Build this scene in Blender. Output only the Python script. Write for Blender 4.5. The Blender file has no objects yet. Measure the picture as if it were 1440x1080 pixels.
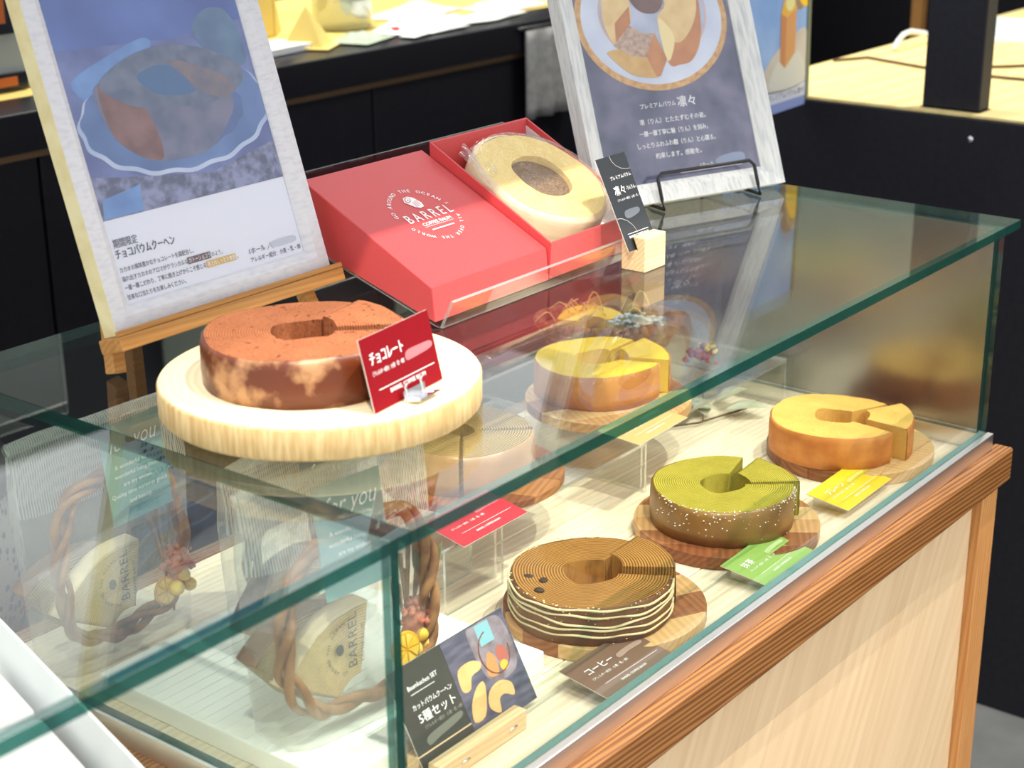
import bpy, bmesh, math, random
from mathutils import Vector, Matrix, noise
random.seed(7)
R = random.Random(11)
PI = math.pi
sc = bpy.context.scene
col = sc.collection
Z0 = 0.80                      # height of the glass case's base above the floor

# ---------------------------------------------------------------- camera
cam_d = bpy.data.cameras.new('camera'); cam = bpy.data.objects.new('camera', cam_d); col.objects.link(cam)
cx_ = Vector((0.6140, -0.7893, -0.0070)); cy_ = Vector((0.2709, 0.2025, 0.9411)); cz_ = Vector((-0.7413, -0.5798, 0.3381))
m = Matrix.Identity(4)
for i in range(3):
    m[i][0] = cx_[i]; m[i][1] = cy_[i]; m[i][2] = cz_[i]
m.translation = Vector((-1.79321, -0.69013, 0.72585 + Z0))
cam.matrix_world = m
cam_d.sensor_width = 36.0
cam_d.lens = 2343.85 * 36.0 / 1440.0
cam_d.clip_start = 0.05; cam_d.clip_end = 60
cam_d.dof.use_dof = True; cam_d.dof.focus_distance = 1.62; cam_d.dof.aperture_fstop = 8.0
sc.camera = cam

# ---------------------------------------------------------------- world and view
w = bpy.data.worlds.new('world'); sc.world = w; w.use_nodes = True
bg = w.node_tree.nodes['Background']; bg.inputs[0].default_value = (0.95, 0.97, 1.0, 1); bg.inputs[1].default_value = 1.0
sc.view_settings.view_transform = 'Standard'; sc.view_settings.look = 'None'
sc.view_settings.gamma = 1.0; sc.view_settings.exposure = 0.33; sc.view_settings.use_curve_mapping = False
sc.cycles.transparent_max_bounces = 40; sc.cycles.max_bounces = 12

# ---------------------------------------------------------------- lamps
def spot(name, loc, target, power, color, angle, blend=0.3, rad=0.03):
    l = bpy.data.lights.new(name, 'SPOT'); o = bpy.data.objects.new(name, l); col.objects.link(o)
    l.energy = power; l.color = color; l.spot_size = math.radians(angle); l.spot_blend = blend; l.shadow_soft_size = rad
    o.location = Vector(loc) + Vector((0, 0, Z0))
    o.rotation_euler = (Vector(target) - Vector(loc)).to_track_quat('-Z', 'Y').to_euler()
    return o
WARM = (1.0, 0.93, 0.82)
spot('spot_lamp_front', (-0.80, -0.50, 1.85), (-0.70, 0.16, 0.1), 95, WARM, 40, 0.7, 0.006)
spot('spot_lamp_front_right', (0.05, -0.40, 1.85), (-0.25, 0.16, 0.0), 105, WARM, 62, 0.5, 0.006)
spot('spot_lamp_left', (-1.70, -0.50, 1.85), (-1.10, 0.2, 0.0), 85, WARM, 50, 0.6, 0.006)
spot('spot_lamp_kitchen', (0.7, 1.75, 1.85), (0.7, 1.75, 0.2), 105, (1.0, 0.95, 0.82), 110, 0.5, 0.05)
spot('spot_lamp_counter', (1.25, 0.25, 1.85), (1.25, 0.3, 0.2), 60, (1.0, 0.94, 0.78), 95, 0.4, 0.05)
spot('spot_lamp_panel', (-0.3, -2.0, 1.75), (-0.35, -0.05, -0.50), 110, WARM, 40, 0.6, 0.05)

# ================================================================ material helpers
MATS = {}
def newmat(name):
    mt = bpy.data.materials.new(name); mt.use_nodes = True; MATS[name] = mt
    nt = mt.node_tree
    return mt, nt, nt.nodes, nt.links, nt.nodes['Principled BSDF']
def c4(c): return (c[0], c[1], c[2], 1.0)
def s2l(*c):
    o = []
    for v in c:
        v = v / 255.0
        o.append(v / 12.92 if v <= 0.04045 else ((v + 0.055) / 1.055) ** 2.4)
    return tuple(o)
def plain(name, c, rough=0.5, metal=0.0, spec=0.5, c2=None, scale=30.0, stretch=(1, 1, 1), detail=4, lo=0.35, hi=0.65, bump=0.0, bscale=None, coords='Object', rot=(0, 0, 0), sheen=0.0, alpha=None, coat=0.0, dist=0.0):
    mt, nt, N, L, P = newmat(name)
    P.inputs['Base Color'].default_value = c4(c); P.inputs['Roughness'].default_value = rough
    P.inputs['Metallic'].default_value = metal; P.inputs['Specular IOR Level'].default_value = spec
    if coat: P.inputs['Coat Weight'].default_value = coat; P.inputs['Coat Roughness'].default_value = 0.08
    if sheen: P.inputs['Sheen Weight'].default_value = sheen
    if c2 is not None or bump:
        tc = N.new('ShaderNodeTexCoord'); mp = N.new('ShaderNodeMapping'); mp.inputs['Scale'].default_value = stretch; mp.inputs['Rotation'].default_value = rot
        L.new(tc.outputs[coords], mp.inputs['Vector'])
        nz = N.new('ShaderNodeTexNoise'); nz.inputs['Scale'].default_value = scale; nz.inputs['Detail'].default_value = detail; nz.inputs['Distortion'].default_value = dist
        L.new(mp.outputs[0], nz.inputs['Vector'])
        if c2 is not None:
            cr = N.new('ShaderNodeValToRGB'); cr.color_ramp.elements[0].position = lo; cr.color_ramp.elements[1].position = hi
            cr.color_ramp.elements[0].color = c4(c); cr.color_ramp.elements[1].color = c4(c2)
            L.new(nz.outputs['Fac'], cr.inputs[0]); L.new(cr.outputs[0], P.inputs['Base Color'])
        if bump:
            n2 = nz
            if bscale:
                n2 = N.new('ShaderNodeTexNoise'); n2.inputs['Scale'].default_value = bscale; n2.inputs['Detail'].default_value = 3; L.new(mp.outputs[0], n2.inputs['Vector'])
            b = N.new('ShaderNodeBump'); b.inputs['Strength'].default_value = bump; b.inputs['Distance'].default_value = 0.002
            L.new(n2.outputs['Fac'], b.inputs['Height']); L.new(b.outputs[0], P.inputs['Normal'])
    return mt
def wood(name, c1, c2, rot=(0, 0, 0), scale=9.0, stretch=(1, 14, 14), rough=0.5, ring=0.5, ringscale=14.0, c3=None):
    """grain runs along the local X axis before rot"""
    mt, nt, N, L, P = newmat(name)
    tc = N.new('ShaderNodeTexCoord'); mp = N.new('ShaderNodeMapping'); mp.inputs['Rotation'].default_value = rot
    L.new(tc.outputs['Object'], mp.inputs['Vector'])
    m2 = N.new('ShaderNodeMapping'); m2.inputs['Scale'].default_value = stretch; L.new(mp.outputs[0], m2.inputs['Vector'])
    nz = N.new('ShaderNodeTexNoise'); nz.inputs['Scale'].default_value = scale; nz.inputs['Detail'].default_value = 6; nz.inputs['Distortion'].default_value = 0.6
    L.new(m2.outputs[0], nz.inputs['Vector'])
    wv = N.new('ShaderNodeTexWave'); wv.bands_direction = 'DIAGONAL'; wv.inputs['Scale'].default_value = ringscale; wv.inputs['Distortion'].default_value = 3.5; wv.inputs['Detail'].default_value = 2.5; wv.inputs['Detail Scale'].default_value = 1.2
    m3 = N.new('ShaderNodeMapping'); m3.inputs['Scale'].default_value = (0.045, 1, 1); L.new(mp.outputs[0], m3.inputs['Vector']); L.new(m3.outputs[0], wv.inputs['Vector'])
    mx = N.new('ShaderNodeMix'); mx.data_type = 'FLOAT'; mx.inputs[0].default_value = ring
    L.new(nz.outputs['Fac'], mx.inputs[2]); L.new(wv.outputs['Fac'], mx.inputs[3])
    cr = N.new('ShaderNodeValToRGB'); cr.color_ramp.elements[0].position = 0.22; cr.color_ramp.elements[1].position = 0.78
    cr.color_ramp.elements[0].color = c4(c1); cr.color_ramp.elements[1].color = c4(c2)
    L.new(mx.outputs[0], cr.inputs[0]); L.new(cr.outputs[0], P.inputs['Base Color'])
    P.inputs['Roughness'].default_value = rough; P.inputs['Specular IOR Level'].default_value = 0.35
    b = N.new('ShaderNodeBump'); b.inputs['Strength'].default_value = 0.12; b.inputs['Distance'].default_value = 0.001
    L.new(mx.outputs[0], b.inputs['Height']); L.new(b.outputs[0], P.inputs['Normal'])
    return mt
def fresnel_nodes(N, L, f0, power=5.0):
    g = N.new('ShaderNodeNewGeometry'); d = N.new('ShaderNodeVectorMath'); d.operation = 'DOT_PRODUCT'
    L.new(g.outputs['Normal'], d.inputs[0]); L.new(g.outputs['Incoming'], d.inputs[1])
    a = N.new('ShaderNodeMath'); a.operation = 'ABSOLUTE'; L.new(d.outputs['Value'], a.inputs[0])
    s = N.new('ShaderNodeMath'); s.operation = 'SUBTRACT'; s.inputs[0].default_value = 1.0; L.new(a.outputs[0], s.inputs[1])
    p = N.new('ShaderNodeMath'); p.operation = 'POWER'; p.inputs[1].default_value = power; L.new(s.outputs[0], p.inputs[0])
    q = N.new('ShaderNodeMath'); q.operation = 'MULTIPLY_ADD'; q.inputs[1].default_value = 1 - f0; q.inputs[2].default_value = f0; L.new(p.outputs[0], q.inputs[0])
    return q.outputs[0]
def thin(name, tint=(1, 1, 1), f0=0.043, rough=0.0, haze=0.0, hazec=(1, 1, 1), gloss=(1, 1, 1), stripes=None, bump=0.0):
    """clear sheet: transparent with fresnel reflection, optional milky haze or milky stripes"""
    mt, nt, N, L, P = newmat(name); N.remove(P); out = N['Material Output']
    t = N.new('ShaderNodeBsdfTransparent'); t.inputs[0].default_value = c4(tint)
    base = t.outputs[0]
    if haze or stripes:
        d = N.new('ShaderNodeBsdfDiffuse'); d.inputs[0].default_value = c4(hazec)
        tr = N.new('ShaderNodeBsdfTranslucent'); tr.inputs[0].default_value = c4(hazec)
        ad = N.new('ShaderNodeMixShader'); ad.inputs[0].default_value = 0.4; L.new(d.outputs[0], ad.inputs[1]); L.new(tr.outputs[0], ad.inputs[2])
        mx = N.new('ShaderNodeMixShader'); mx.inputs[0].default_value = haze
        L.new(base, mx.inputs[1]); L.new(ad.outputs[0], mx.inputs[2]); base = mx.outputs[0]
        if stripes:
            tc = N.new('ShaderNodeTexCoord'); wv = N.new('ShaderNodeTexWave'); wv.bands_direction = 'X'; wv.inputs['Scale'].default_value = stripes; wv.inputs['Distortion'].default_value = 0.0
            L.new(tc.outputs['Object'], wv.inputs['Vector'])
            mr = N.new('ShaderNodeMapRange'); mr.inputs[1].default_value = 0.62; mr.inputs[2].default_value = 0.72; mr.inputs[3].default_value = haze; mr.inputs[4].default_value = 0.62
            L.new(wv.outputs['Fac'], mr.inputs[0]); L.new(mr.outputs[0], mx.inputs[0])
    g = N.new('ShaderNodeBsdfGlossy'); g.inputs['Color'].default_value = c4(gloss); g.inputs['Roughness'].default_value = rough
    if bump:
        tc2 = N.new('ShaderNodeTexCoord'); nz = N.new('ShaderNodeTexNoise'); nz.inputs['Scale'].default_value = 38; nz.inputs['Detail'].default_value = 3; nz.inputs['Distortion'].default_value = 1.5
        L.new(tc2.outputs['Object'], nz.inputs['Vector']); bp = N.new('ShaderNodeBump'); bp.inputs['Strength'].default_value = bump; bp.inputs['Distance'].default_value = 0.01
        L.new(nz.outputs['Fac'], bp.inputs['Height']); L.new(bp.outputs[0], g.inputs['Normal'])
    mm = N.new('ShaderNodeMixShader'); L.new(fresnel_nodes(N, L, f0), mm.inputs[0]); L.new(base, mm.inputs[1]); L.new(g.outputs[0], mm.inputs[2])
    L.new(mm.outputs[0], out.inputs['Surface'])
    return mt
def crumb(name, c1, c2, rings=140.0, amt=0.45, bump=0.4, speck=None):
    """baumkuchen sponge: fine concentric rings about the local Z axis plus crumb"""
    mt, nt, N, L, P = newmat(name)
    tc = N.new('ShaderNodeTexCoord')
    wv = N.new('ShaderNodeTexWave'); wv.wave_type = 'RINGS'; wv.rings_direction = 'Z'; wv.inputs['Scale'].default_value = rings; wv.inputs['Distortion'].default_value = 1.6; wv.inputs['Detail'].default_value = 2; wv.inputs['Detail Scale'].default_value = 0.35
    L.new(tc.outputs['Object'], wv.inputs['Vector'])
    nz = N.new('ShaderNodeTexNoise'); nz.inputs['Scale'].default_value = 420; nz.inputs['Detail'].default_value = 4; L.new(tc.outputs['Object'], nz.inputs['Vector'])
    n3 = N.new('ShaderNodeTexNoise'); n3.inputs['Scale'].default_value = 38; n3.inputs['Detail'].default_value = 3; L.new(tc.outputs['Object'], n3.inputs['Vector'])
    a = N.new('ShaderNodeMix'); a.data_type = 'FLOAT'; a.inputs[0].default_value = 1 - amt; L.new(wv.outputs['Fac'], a.inputs[2]); L.new(nz.outputs['Fac'], a.inputs[3])
    a2 = N.new('ShaderNodeMix'); a2.data_type = 'FLOAT'; a2.inputs[0].default_value = 0.3; L.new(a.outputs[0], a2.inputs[2]); L.new(n3.outputs['Fac'], a2.inputs[3])
    cr = N.new('ShaderNodeValToRGB'); cr.color_ramp.elements[0].position = 0.25; cr.color_ramp.elements[1].position = 0.7
    cr.color_ramp.elements[0].color = c4(c1); cr.color_ramp.elements[1].color = c4(c2); L.new(a2.outputs[0], cr.inputs[0])
    colr = cr.outputs[0]
    if speck:
        vo = N.new('ShaderNodeTexNoise'); vo.inputs['Scale'].default_value = 210; vo.inputs['Detail'].default_value = 2; L.new(tc.outputs['Object'], vo.inputs['Vector'])
        r2 = N.new('ShaderNodeValToRGB'); r2.color_ramp.elements[0].position = 0.66; r2.color_ramp.elements[1].position = 0.70; L.new(vo.outputs['Fac'], r2.inputs[0])
        mc = N.new('ShaderNodeMix'); mc.data_type = 'RGBA'; L.new(r2.outputs[0], mc.inputs[0]); L.new(colr, mc.inputs[6]); mc.inputs[7].default_value = c4(speck); colr = mc.outputs[2]
    L.new(colr, P.inputs['Base Color']); P.inputs['Roughness'].default_value = 0.85; P.inputs['Specular IOR Level'].default_value = 0.15
    b = N.new('ShaderNodeBump'); b.inputs['Strength'].default_value = bump; b.inputs['Distance'].default_value = 0.0015; L.new(a.outputs[0], b.inputs['Height']); L.new(b.outputs[0], P.inputs['Normal'])
    return mt

# ================================================================ mesh helpers
class MB:
    def __init__(s): s.v = []; s.f = []; s.m = []; s.sm = []
    def add(s, vs, fs, mi=0, sm=False):
        o = len(s.v); s.v += [tuple(x) for x in vs]
        for k, f in enumerate(fs):
            s.f.append([i + o for i in f]); s.m.append(mi[k] if isinstance(mi, (list, tuple)) else mi); s.sm.append(sm)
        return s
    def hexa(s, p, mi=0):      # p: 4 bottom ccw then 4 top ccw
        return s.add(p, [(3, 2, 1, 0), (4, 5, 6, 7), (0, 1, 5, 4), (1, 2, 6, 5), (2, 3, 7, 6), (3, 0, 4, 7)], mi)
    def box(s, x0, x1, y0, y1, z0, z1, mi=0):   # faces: -z, +z, -y, +x, +y, -x
        return s.hexa([(x0, y0, z0), (x1, y0, z0), (x1, y1, z0), (x0, y1, z0), (x0, y0, z1), (x1, y0, z1), (x1, y1, z1), (x0, y1, z1)], mi)
    def prism(s, poly, z0, z1, mi=0):
        n = len(poly); vs = [(x, y, z0) for x, y in poly] + [(x, y, z1) for x, y in poly]
        fs = [tuple(reversed(range(n))), tuple(range(n, 2 * n))] + [(i, (i + 1) % n, n + (i + 1) % n, n + i) for i in range(n)]
        return s.add(vs, fs, mi)
    def prism_x(s, poly, x0, x1, mi=0):      # poly in (y, z)
        n = len(poly); vs = [(x0, y, z) for y, z in poly] + [(x1, y, z) for y, z in poly]
        fs = [tuple(reversed(range(n))), tuple(range(n, 2 * n))] + [(i, (i + 1) % n, n + (i + 1) % n, n + i) for i in range(n)]
        return s.add(vs, fs, mi)
    def tube(s, path, r, n=8, closed=False, mi=0):
        P = [Vector(p) for p in path]; k = len(P); rr = r if isinstance(r, (list, tuple)) else [r] * k
        vs = []; up = Vector((0, 0, 1)); prev = None
        for i in range(k):
            if closed: t = P[(i + 1) % k] - P[i - 1]
            else: t = P[min(i + 1, k - 1)] - P[max(i - 1, 0)]
            t = t.normalized() if t.length > 1e-9 else Vector((0, 0, 1))
            if prev is None:
                a = up if abs(t.dot(up)) < 0.9 else Vector((1, 0, 0)); x = t.cross(a).normalized()
            else:
                x = (prev - t * prev.dot(t)); x = x.normalized() if x.length > 1e-6 else t.orthogonal().normalized()
            prev = x; y = t.cross(x)
            for j in range(n):
                an = 2 * PI * j / n; vs.append(P[i] + (x * math.cos(an) + y * math.sin(an)) * rr[i])
        fs = []
        for i in range(k if closed else k - 1):
            a = i * n; b = ((i + 1) % k) * n
            for j in range(n): fs.append((a + j, a + (j + 1) % n, b + (j + 1) % n, b + j))
        if not closed: fs += [tuple(reversed(range(n))), tuple(range((k - 1) * n, k * n))]
        return s.add(vs, fs, mi, True)
    def lathe(s, prof, n=48, mi=0, close_top=True, close_bot=True, sm=True, ax=(1, 1)):
        vs = []; k = len(prof)
        for i in range(n):
            a = 2 * PI * i / n
            for (r, z) in prof: vs.append((r * math.cos(a) * ax[0], r * math.sin(a) * ax[1], z))
        fs = []
        for i in range(n):
            j = (i + 1) % n
            for q in range(k - 1): fs.append((i * k + q, j * k + q, j * k + q + 1, i * k + q + 1))
        s.add(vs, fs, mi, sm)
        o = len(s.v) - len(vs)
        if close_bot and prof[0][0] > 1e-6: s.f.append([o + i * k for i in reversed(range(n))]); s.m.append(mi); s.sm.append(False)
        if close_top and prof[-1][0] > 1e-6: s.f.append([o + i * k + k - 1 for i in range(n)]); s.m.append(mi); s.sm.append(False)
        return s
    def grid(s, fn, nu, nv, mi=0, sm=True, wrap_u=False):
        vs = [fn(i / (nu if wrap_u else nu - 1), j / (nv - 1)) for i in range(nu) for j in range(nv)]
        fs = []
        for i in range(nu if wrap_u else nu - 1):
            a = i * nv; b = ((i + 1) % nu) * nv
            for j in range(nv - 1): fs.append((a + j, b + j, b + j + 1, a + j + 1))
        return s.add(vs, fs, mi, sm)
    def ball(s, c, r, n=8, k=5, mi=0, sc_=(1, 1, 1), jit=0.0):
        prof = [(math.sin(PI * i / k), -math.cos(PI * i / k)) for i in range(k + 1)]
        vs = []; 
        for i in range(n):
            a = 2 * PI * i / n
            for (q, z) in prof:
                e = 1 + (R.uniform(-jit, jit) if jit else 0)
                vs.append((c[0] + q * math.cos(a) * r * sc_[0] * e, c[1] + q * math.sin(a) * r * sc_[1] * e, c[2] + z * r * sc_[2] * e))
        fs = []
        for i in range(n):
            j = (i + 1) % n
            for q in range(k): fs.append((i * (k + 1) + q, j * (k + 1) + q, j * (k + 1) + q + 1, i * (k + 1) + q + 1))
        return s.add(vs, fs, mi, True)
    def mesh(s, name):
        me = bpy.data.meshes.new(name); me.from_pydata(s.v, [], s.f)
        for p, a, b in zip(me.polygons, s.m, s.sm): p.material_index = a; p.use_smooth = b
        me.update(); return me
    def build(s, name, mats, parent=None, bevel=0.0, seg=2, loc=None, rot=None):
        me = s.mesh(name)
        for mt in (mats if isinstance(mats, (list, tuple)) else [mats]): me.materials.append(mt)
        o = bpy.data.objects.new(name, me); col.objects.link(o)
        if parent is not None: o.parent = parent
        if loc is not None: o.location = loc
        if rot is not None: o.rotation_euler = rot
        if bevel:
            b = o.modifiers.new('bevel', 'BEVEL'); b.width = bevel; b.segments = seg; b.limit_method = 'ANGLE'; b.angle_limit = math.radians(40)
        return o
def tag(o, label, cat, group=None):
    o['label'] = label; o['category'] = cat
    if group: o['group'] = group
    return o
def thing(name, label, cat, loc=(0, 0, 0), rotz=0.0, group=None, mat=None):
    o = bpy.data.objects.new(name, None); col.objects.link(o); o.empty_display_size = 0.02
    if mat is not None: o.matrix_world = mat
    else: o.location = (loc[0], loc[1], loc[2] + Z0); o.rotation_euler = (0, 0, rotz)
    return tag(o, label, cat, group)
def struct(o): o['kind'] = 'structure'; return o
def frame_m(P, tilt, yaw=0.0):
    """card frame: local x = width, local y = up the sheet, local z = face normal"""
    Rz = Matrix.Rotation(yaw, 3, 'Z'); X = Rz @ Vector((1, 0, 0)); U = Rz @ Vector((0, math.cos(tilt), math.sin(tilt))); Nn = X.cross(U)
    mm = Matrix.Identity(4)
    for i in range(3): mm[i][0] = X[i]; mm[i][1] = U[i]; mm[i][2] = Nn[i]
    mm.translation = Vector((P[0], P[1], P[2] + Z0)); return mm
def text(s, size, mt, parent, x, y, z=0.0008, align='LEFT', bold=0.0, shear=0.0, spacing=1.0, rot=0.0, name='lettering', sx=1.0, width=None, height=None):
    cu = bpy.data.curves.new('t', 'FONT'); cu.body = s; cu.size = size; cu.align_x = align; cu.offset = min(0.0, bold) * size; cu.shear = shear; cu.space_character = spacing; cu.resolution_u = 2
    to = bpy.data.objects.new('t', cu); col.objects.link(to)
    dg = bpy.context.evaluated_depsgraph_get()
    me = bpy.data.meshes.new_from_object(to.evaluated_get(dg)); bpy.data.objects.remove(to); bpy.data.curves.remove(cu)
    xs = [v.co.x for v in me.vertices]; ys = [v.co.y for v in me.vertices]
    fx = sx; fy = 1.0
    if width and xs: fx = width / max(1e-6, (max(xs) - min(xs)))
    if height and ys: fy = height / max(1e-6, (max(ys) - min(ys)))
    if fx != 1.0 or fy != 1.0:
        for v in me.vertices: v.co.x *= fx; v.co.y *= fy
    if bold > 0:                       # heavier strokes: the same outline printed three times with a tiny shift
        d = bold * size; vs = [v.co.copy() for v in me.vertices]; fs = [tuple(p.vertices) for p in me.polygons]; n = len(vs); V = []; F = []
        for k, (ax_, ay_) in enumerate(((-d, 0), (d, 0), (0, d))):
            V += [(v.x + ax_, v.y + ay_, k * 0.00002) for v in vs]; F += [tuple(i + k * n for i in f) for f in fs]
        m2_ = bpy.data.meshes.new(name); m2_.from_pydata(V, [], F); bpy.data.meshes.remove(me); me = m2_
    me.materials.clear(); me.materials.append(mt)
    o = bpy.data.objects.new(name, me); col.objects.link(o); o.parent = parent; o.location = (x, y, z); o.rotation_euler = (0, 0, rot)
    return o
def arc_text(s, cx, cy, r, a0, a1, size, mt, parent, z=0.0008, flip=False, name='lettering', bold=0.01, ry=None):
    n = len(s)
    for i, ch in enumerate(s):
        if ch == ' ': continue
        a = math.radians(a0 + (a1 - a0) * i / max(1, n - 1))
        text(ch, size, mt, parent, cx + r * math.cos(a), cy + (ry or r) * math.sin(a), z, 'CENTER', bold, rot=a - PI / 2 if not flip else a + PI / 2, name=name)
def flat(pts, z, mt, parent, name):
    """flat printed shape, points in millimetres in the sheet's own plane"""
    b = MB(); b.add([(x / 1000, y / 1000, z) for x, y in pts], [tuple(range(len(pts)))]); o = b.build(name, mt, parent)
    bm = bmesh.new(); bm.from_mesh(o.data); bmesh.ops.recalc_face_normals(bm, faces=bm.faces)
    for f in bm.faces:
        if f.normal.z < 0: f.normal_flip()
    bm.to_mesh(o.data); bm.free(); return o
def ellipse(cx, cy, rx, ry, n=40, a0=0, a1=360, rot=0):
    c, s_ = math.cos(math.radians(rot)), math.sin(math.radians(rot)); o = []
    for i in range(n + (0 if a1 - a0 >= 360 else 1)):
        a = math.radians(a0 + (a1 - a0) * i / n); x, y = rx * math.cos(a), ry * math.sin(a); o.append((cx + x * c - y * s_, cy + x * s_ + y * c))
    return o
def smooth_poly(pts, k=6):
    n = len(pts); o = []
    for i in range(n):
        p0, p1, p2, p3 = pts[i - 1], pts[i], pts[(i + 1) % n], pts[(i + 2) % n]
        for j in range(k):
            t = j / k
            o.append(tuple(0.5 * (2 * p1[q] + (-p0[q] + p2[q]) * t + (2 * p0[q] - 5 * p1[q] + 4 * p2[q] - p3[q]) * t * t + (-p0[q] + 3 * p1[q] - 3 * p2[q] + p3[q]) * t ** 3) for q in (0, 1)))
    return o

# ================================================================ materials
M = {}
M['floor'] = plain('floor_concrete', s2l(88, 90, 92), 0.55, c2=s2l(120, 122, 122), scale=5, bump=0.05)
M['black'] = plain('black_laminate', s2l(24, 24, 30), 0.35, c2=s2l(28, 28, 35), scale=60, spec=0.3)
M['black2'] = plain('black_countertop', s2l(20, 20, 27), 0.3, spec=0.4)
M['partition'] = plain('charcoal_panel', s2l(29, 29, 37), 0.5, c2=s2l(34, 34, 41), scale=90, spec=0.25)
M['darkwall'] = plain('dark_wall', s2l(30, 28, 34), 0.7, c2=s2l(24, 23, 30), scale=3)
M['palewall'] = plain('pale_green_wall', s2l(170, 180, 160), 0.7, c2=s2l(160, 170, 150), scale=3)
M['blocker'] = plain('blocker_paint', s2l(70, 70, 74), 0.8)
M['trim'] = plain('brass_trim', s2l(120, 95, 70), 0.4, metal=0.6)
M['glass'] = thin('glass_sheet', (0.965, 0.985, 0.975), 0.06)
M['glass_top'] = thin('glass_top_sheet', (0.955, 0.985, 0.970), 0.06)
M['gedge'] = thin('glass_edge', (0.10, 0.34, 0.30), 0.07, haze=0.45, hazec=(0.012, 0.085, 0.07)); M['gsoft'] = thin('glass_edge_soft', (0.35, 0.72, 0.66), 0.07, haze=0.2, hazec=(0.05, 0.25, 0.22))
M['acryl'] = thin('clear_acrylic', (0.975, 0.985, 0.98), 0.05)
M['acryl_edge'] = thin('acrylic_edge', (0.80, 0.86, 0.83), 0.30, rough=0.15, haze=0.30, hazec=(0.9, 0.95, 0.9))
M['alu'] = plain('brushed_aluminium', (0.84, 0.82, 0.81), 0.34, metal=1.0, c2=(0.76, 0.74, 0.73), scale=40, stretch=(0.2, 30, 30))
M['rimwood'] = wood('pine_rim', s2l(106, 64, 30), s2l(150, 102, 54), ring=0.72, ringscale=110, rough=0.45)
M['postwood'] = wood('pine_post', s2l(186, 124, 64), s2l(212, 156, 98), rot=(0, PI / 2, 0), ring=0.4, ringscale=90)
M['ply'] = wood('plywood_panel', s2l(210, 178, 138), s2l(230, 204, 164), rot=(0, math.radians(62), 0), scale=5, stretch=(1, 12, 12), ring=0.10, ringscale=26, rough=0.55)
M['deck'] = wood('pale_deck_plank', s2l(224, 206, 174), s2l(242, 230, 206), scale=8, stretch=(1, 16, 16), ring=0.3, ringscale=70, rough=0.45)
M['joint'] = plain('plank_joint', s2l(150, 100, 50), 0.8)
M['counterwood'] = wood('pale_counter_wood', s2l(232, 206, 134), s2l(246, 226, 164), scale=5, ring=0.3, rough=0.5)
M['limewash'] = plain('limewashed_frame_wood', s2l(224, 224, 228), 0.6, c2=s2l(208, 208, 214), scale=90, stretch=(1, 3, 1), lo=0.45, hi=0.75, bump=0.08)
M['limewash_b'] = plain('limewashed_frame_wood_grey', s2l(226, 227, 224), 0.6, c2=s2l(188, 192, 194), scale=30, stretch=(8, 1, 8), lo=0.45, hi=0.75, bump=0.1)
M['cream'] = plain('cream_frame_side', s2l(238, 226, 178), 0.6, c2=s2l(226, 210, 156), scale=50)
M['easel'] = wood('easel_wood', s2l(172, 118, 58), s2l(198, 146, 84), ring=0.3, ringscale=90, rough=0.5)
M['beech'] = wood('beech_block', s2l(222, 186, 138), s2l(240, 210, 164), ring=0.35, ringscale=110, rough=0.55)
M['slabtop'] = None
M['red'] = plain('red_box_paper', s2l(208, 44, 46), 0.62, spec=1.0, sheen=0.35, c2=s2l(208, 36, 40), scale=300, bump=0.06)
M['redcard'] = plain('red_card', s2l(126, 16, 26), 0.7, spec=0.08)
M['redcard2'] = plain('bright_red_card', s2l(196, 44, 60), 0.5, spec=0.4)
M['white'] = plain('white_paper', s2l(240, 240, 240), 0.6)
M['tissue'] = plain('white_tissue_paper', s2l(236, 232, 232), 0.7, c2=s2l(222, 216, 218), scale=20)
M['ink'] = plain('white_ink', s2l(250, 248, 246), 0.6)
M['inkgrey'] = plain('pale_blurred_ink', s2l(208, 150, 156), 0.7)
M['inkdark'] = plain('dark_ink', s2l(40, 44, 66), 0.6)
M['inkblack'] = plain('black_ink', s2l(30, 32, 44), 0.6)
M['blackcard'] = plain('black_card', s2l(44, 48, 52), 0.45, spec=0.4)
M['browncard'] = plain('brown_card', s2l(124, 96, 76), 0.5, spec=0.4)
M['greencard'] = plain('green_card', s2l(148, 186, 92), 0.5, spec=0.4)
M['yellowcard'] = plain('yellow_card', s2l(238, 208, 40), 0.5, spec=0.4)
M['beigecard'] = plain('beige_card', s2l(214, 170, 108), 0.5, spec=0.4)
M['teal'] = plain('teal_tag_card', s2l(112, 158, 156), 0.55)
M['bluetag'] = plain('blue_tag_card', s2l(74, 110, 128), 0.55)
M['cardedge'] = plain('card_edge', s2l(232, 226, 216), 0.6)
M['wire'] = plain('black_wire', s2l(22, 22, 26), 0.4)
M['steel'] = plain('steel_clip', (0.75, 0.76, 0.78), 0.2, metal=1.0)
M['film'] = thin('clear_film', (0.985, 0.99, 0.985), 0.05, rough=0.06, haze=0.13, hazec=(0.95, 0.98, 0.94), bump=0.5)
M['film_stripe'] = thin('striped_film', (0.98, 0.99, 0.98), 0.05, rough=0.08, haze=0.16, hazec=(0.96, 0.98, 0.94), stripes=125.0, bump=0.3)
M['wrap'] = thin('cake_wrap_film', (0.99, 0.99, 0.985), 0.05, rough=0.08, haze=0.05, hazec=(1, 0.98, 0.92), bump=0.8)
M['vine'] = plain('twisted_vine', s2l(126, 82, 44), 0.7, c2=s2l(170, 122, 72), scale=60, stretch=(1, 1, 1), bump=0.4)
M['basket'] = plain('wicker', s2l(104, 58, 22), 0.6, c2=s2l(146, 92, 40), scale=80, bump=0.4)
M['raffia'] = plain('straw_raffia', s2l(226, 206, 120), 0.7)
M['leafpale'] = plain('pale_dried_leaf', s2l(206, 208, 186), 0.7, c2=s2l(176, 178, 146), scale=40)
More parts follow.
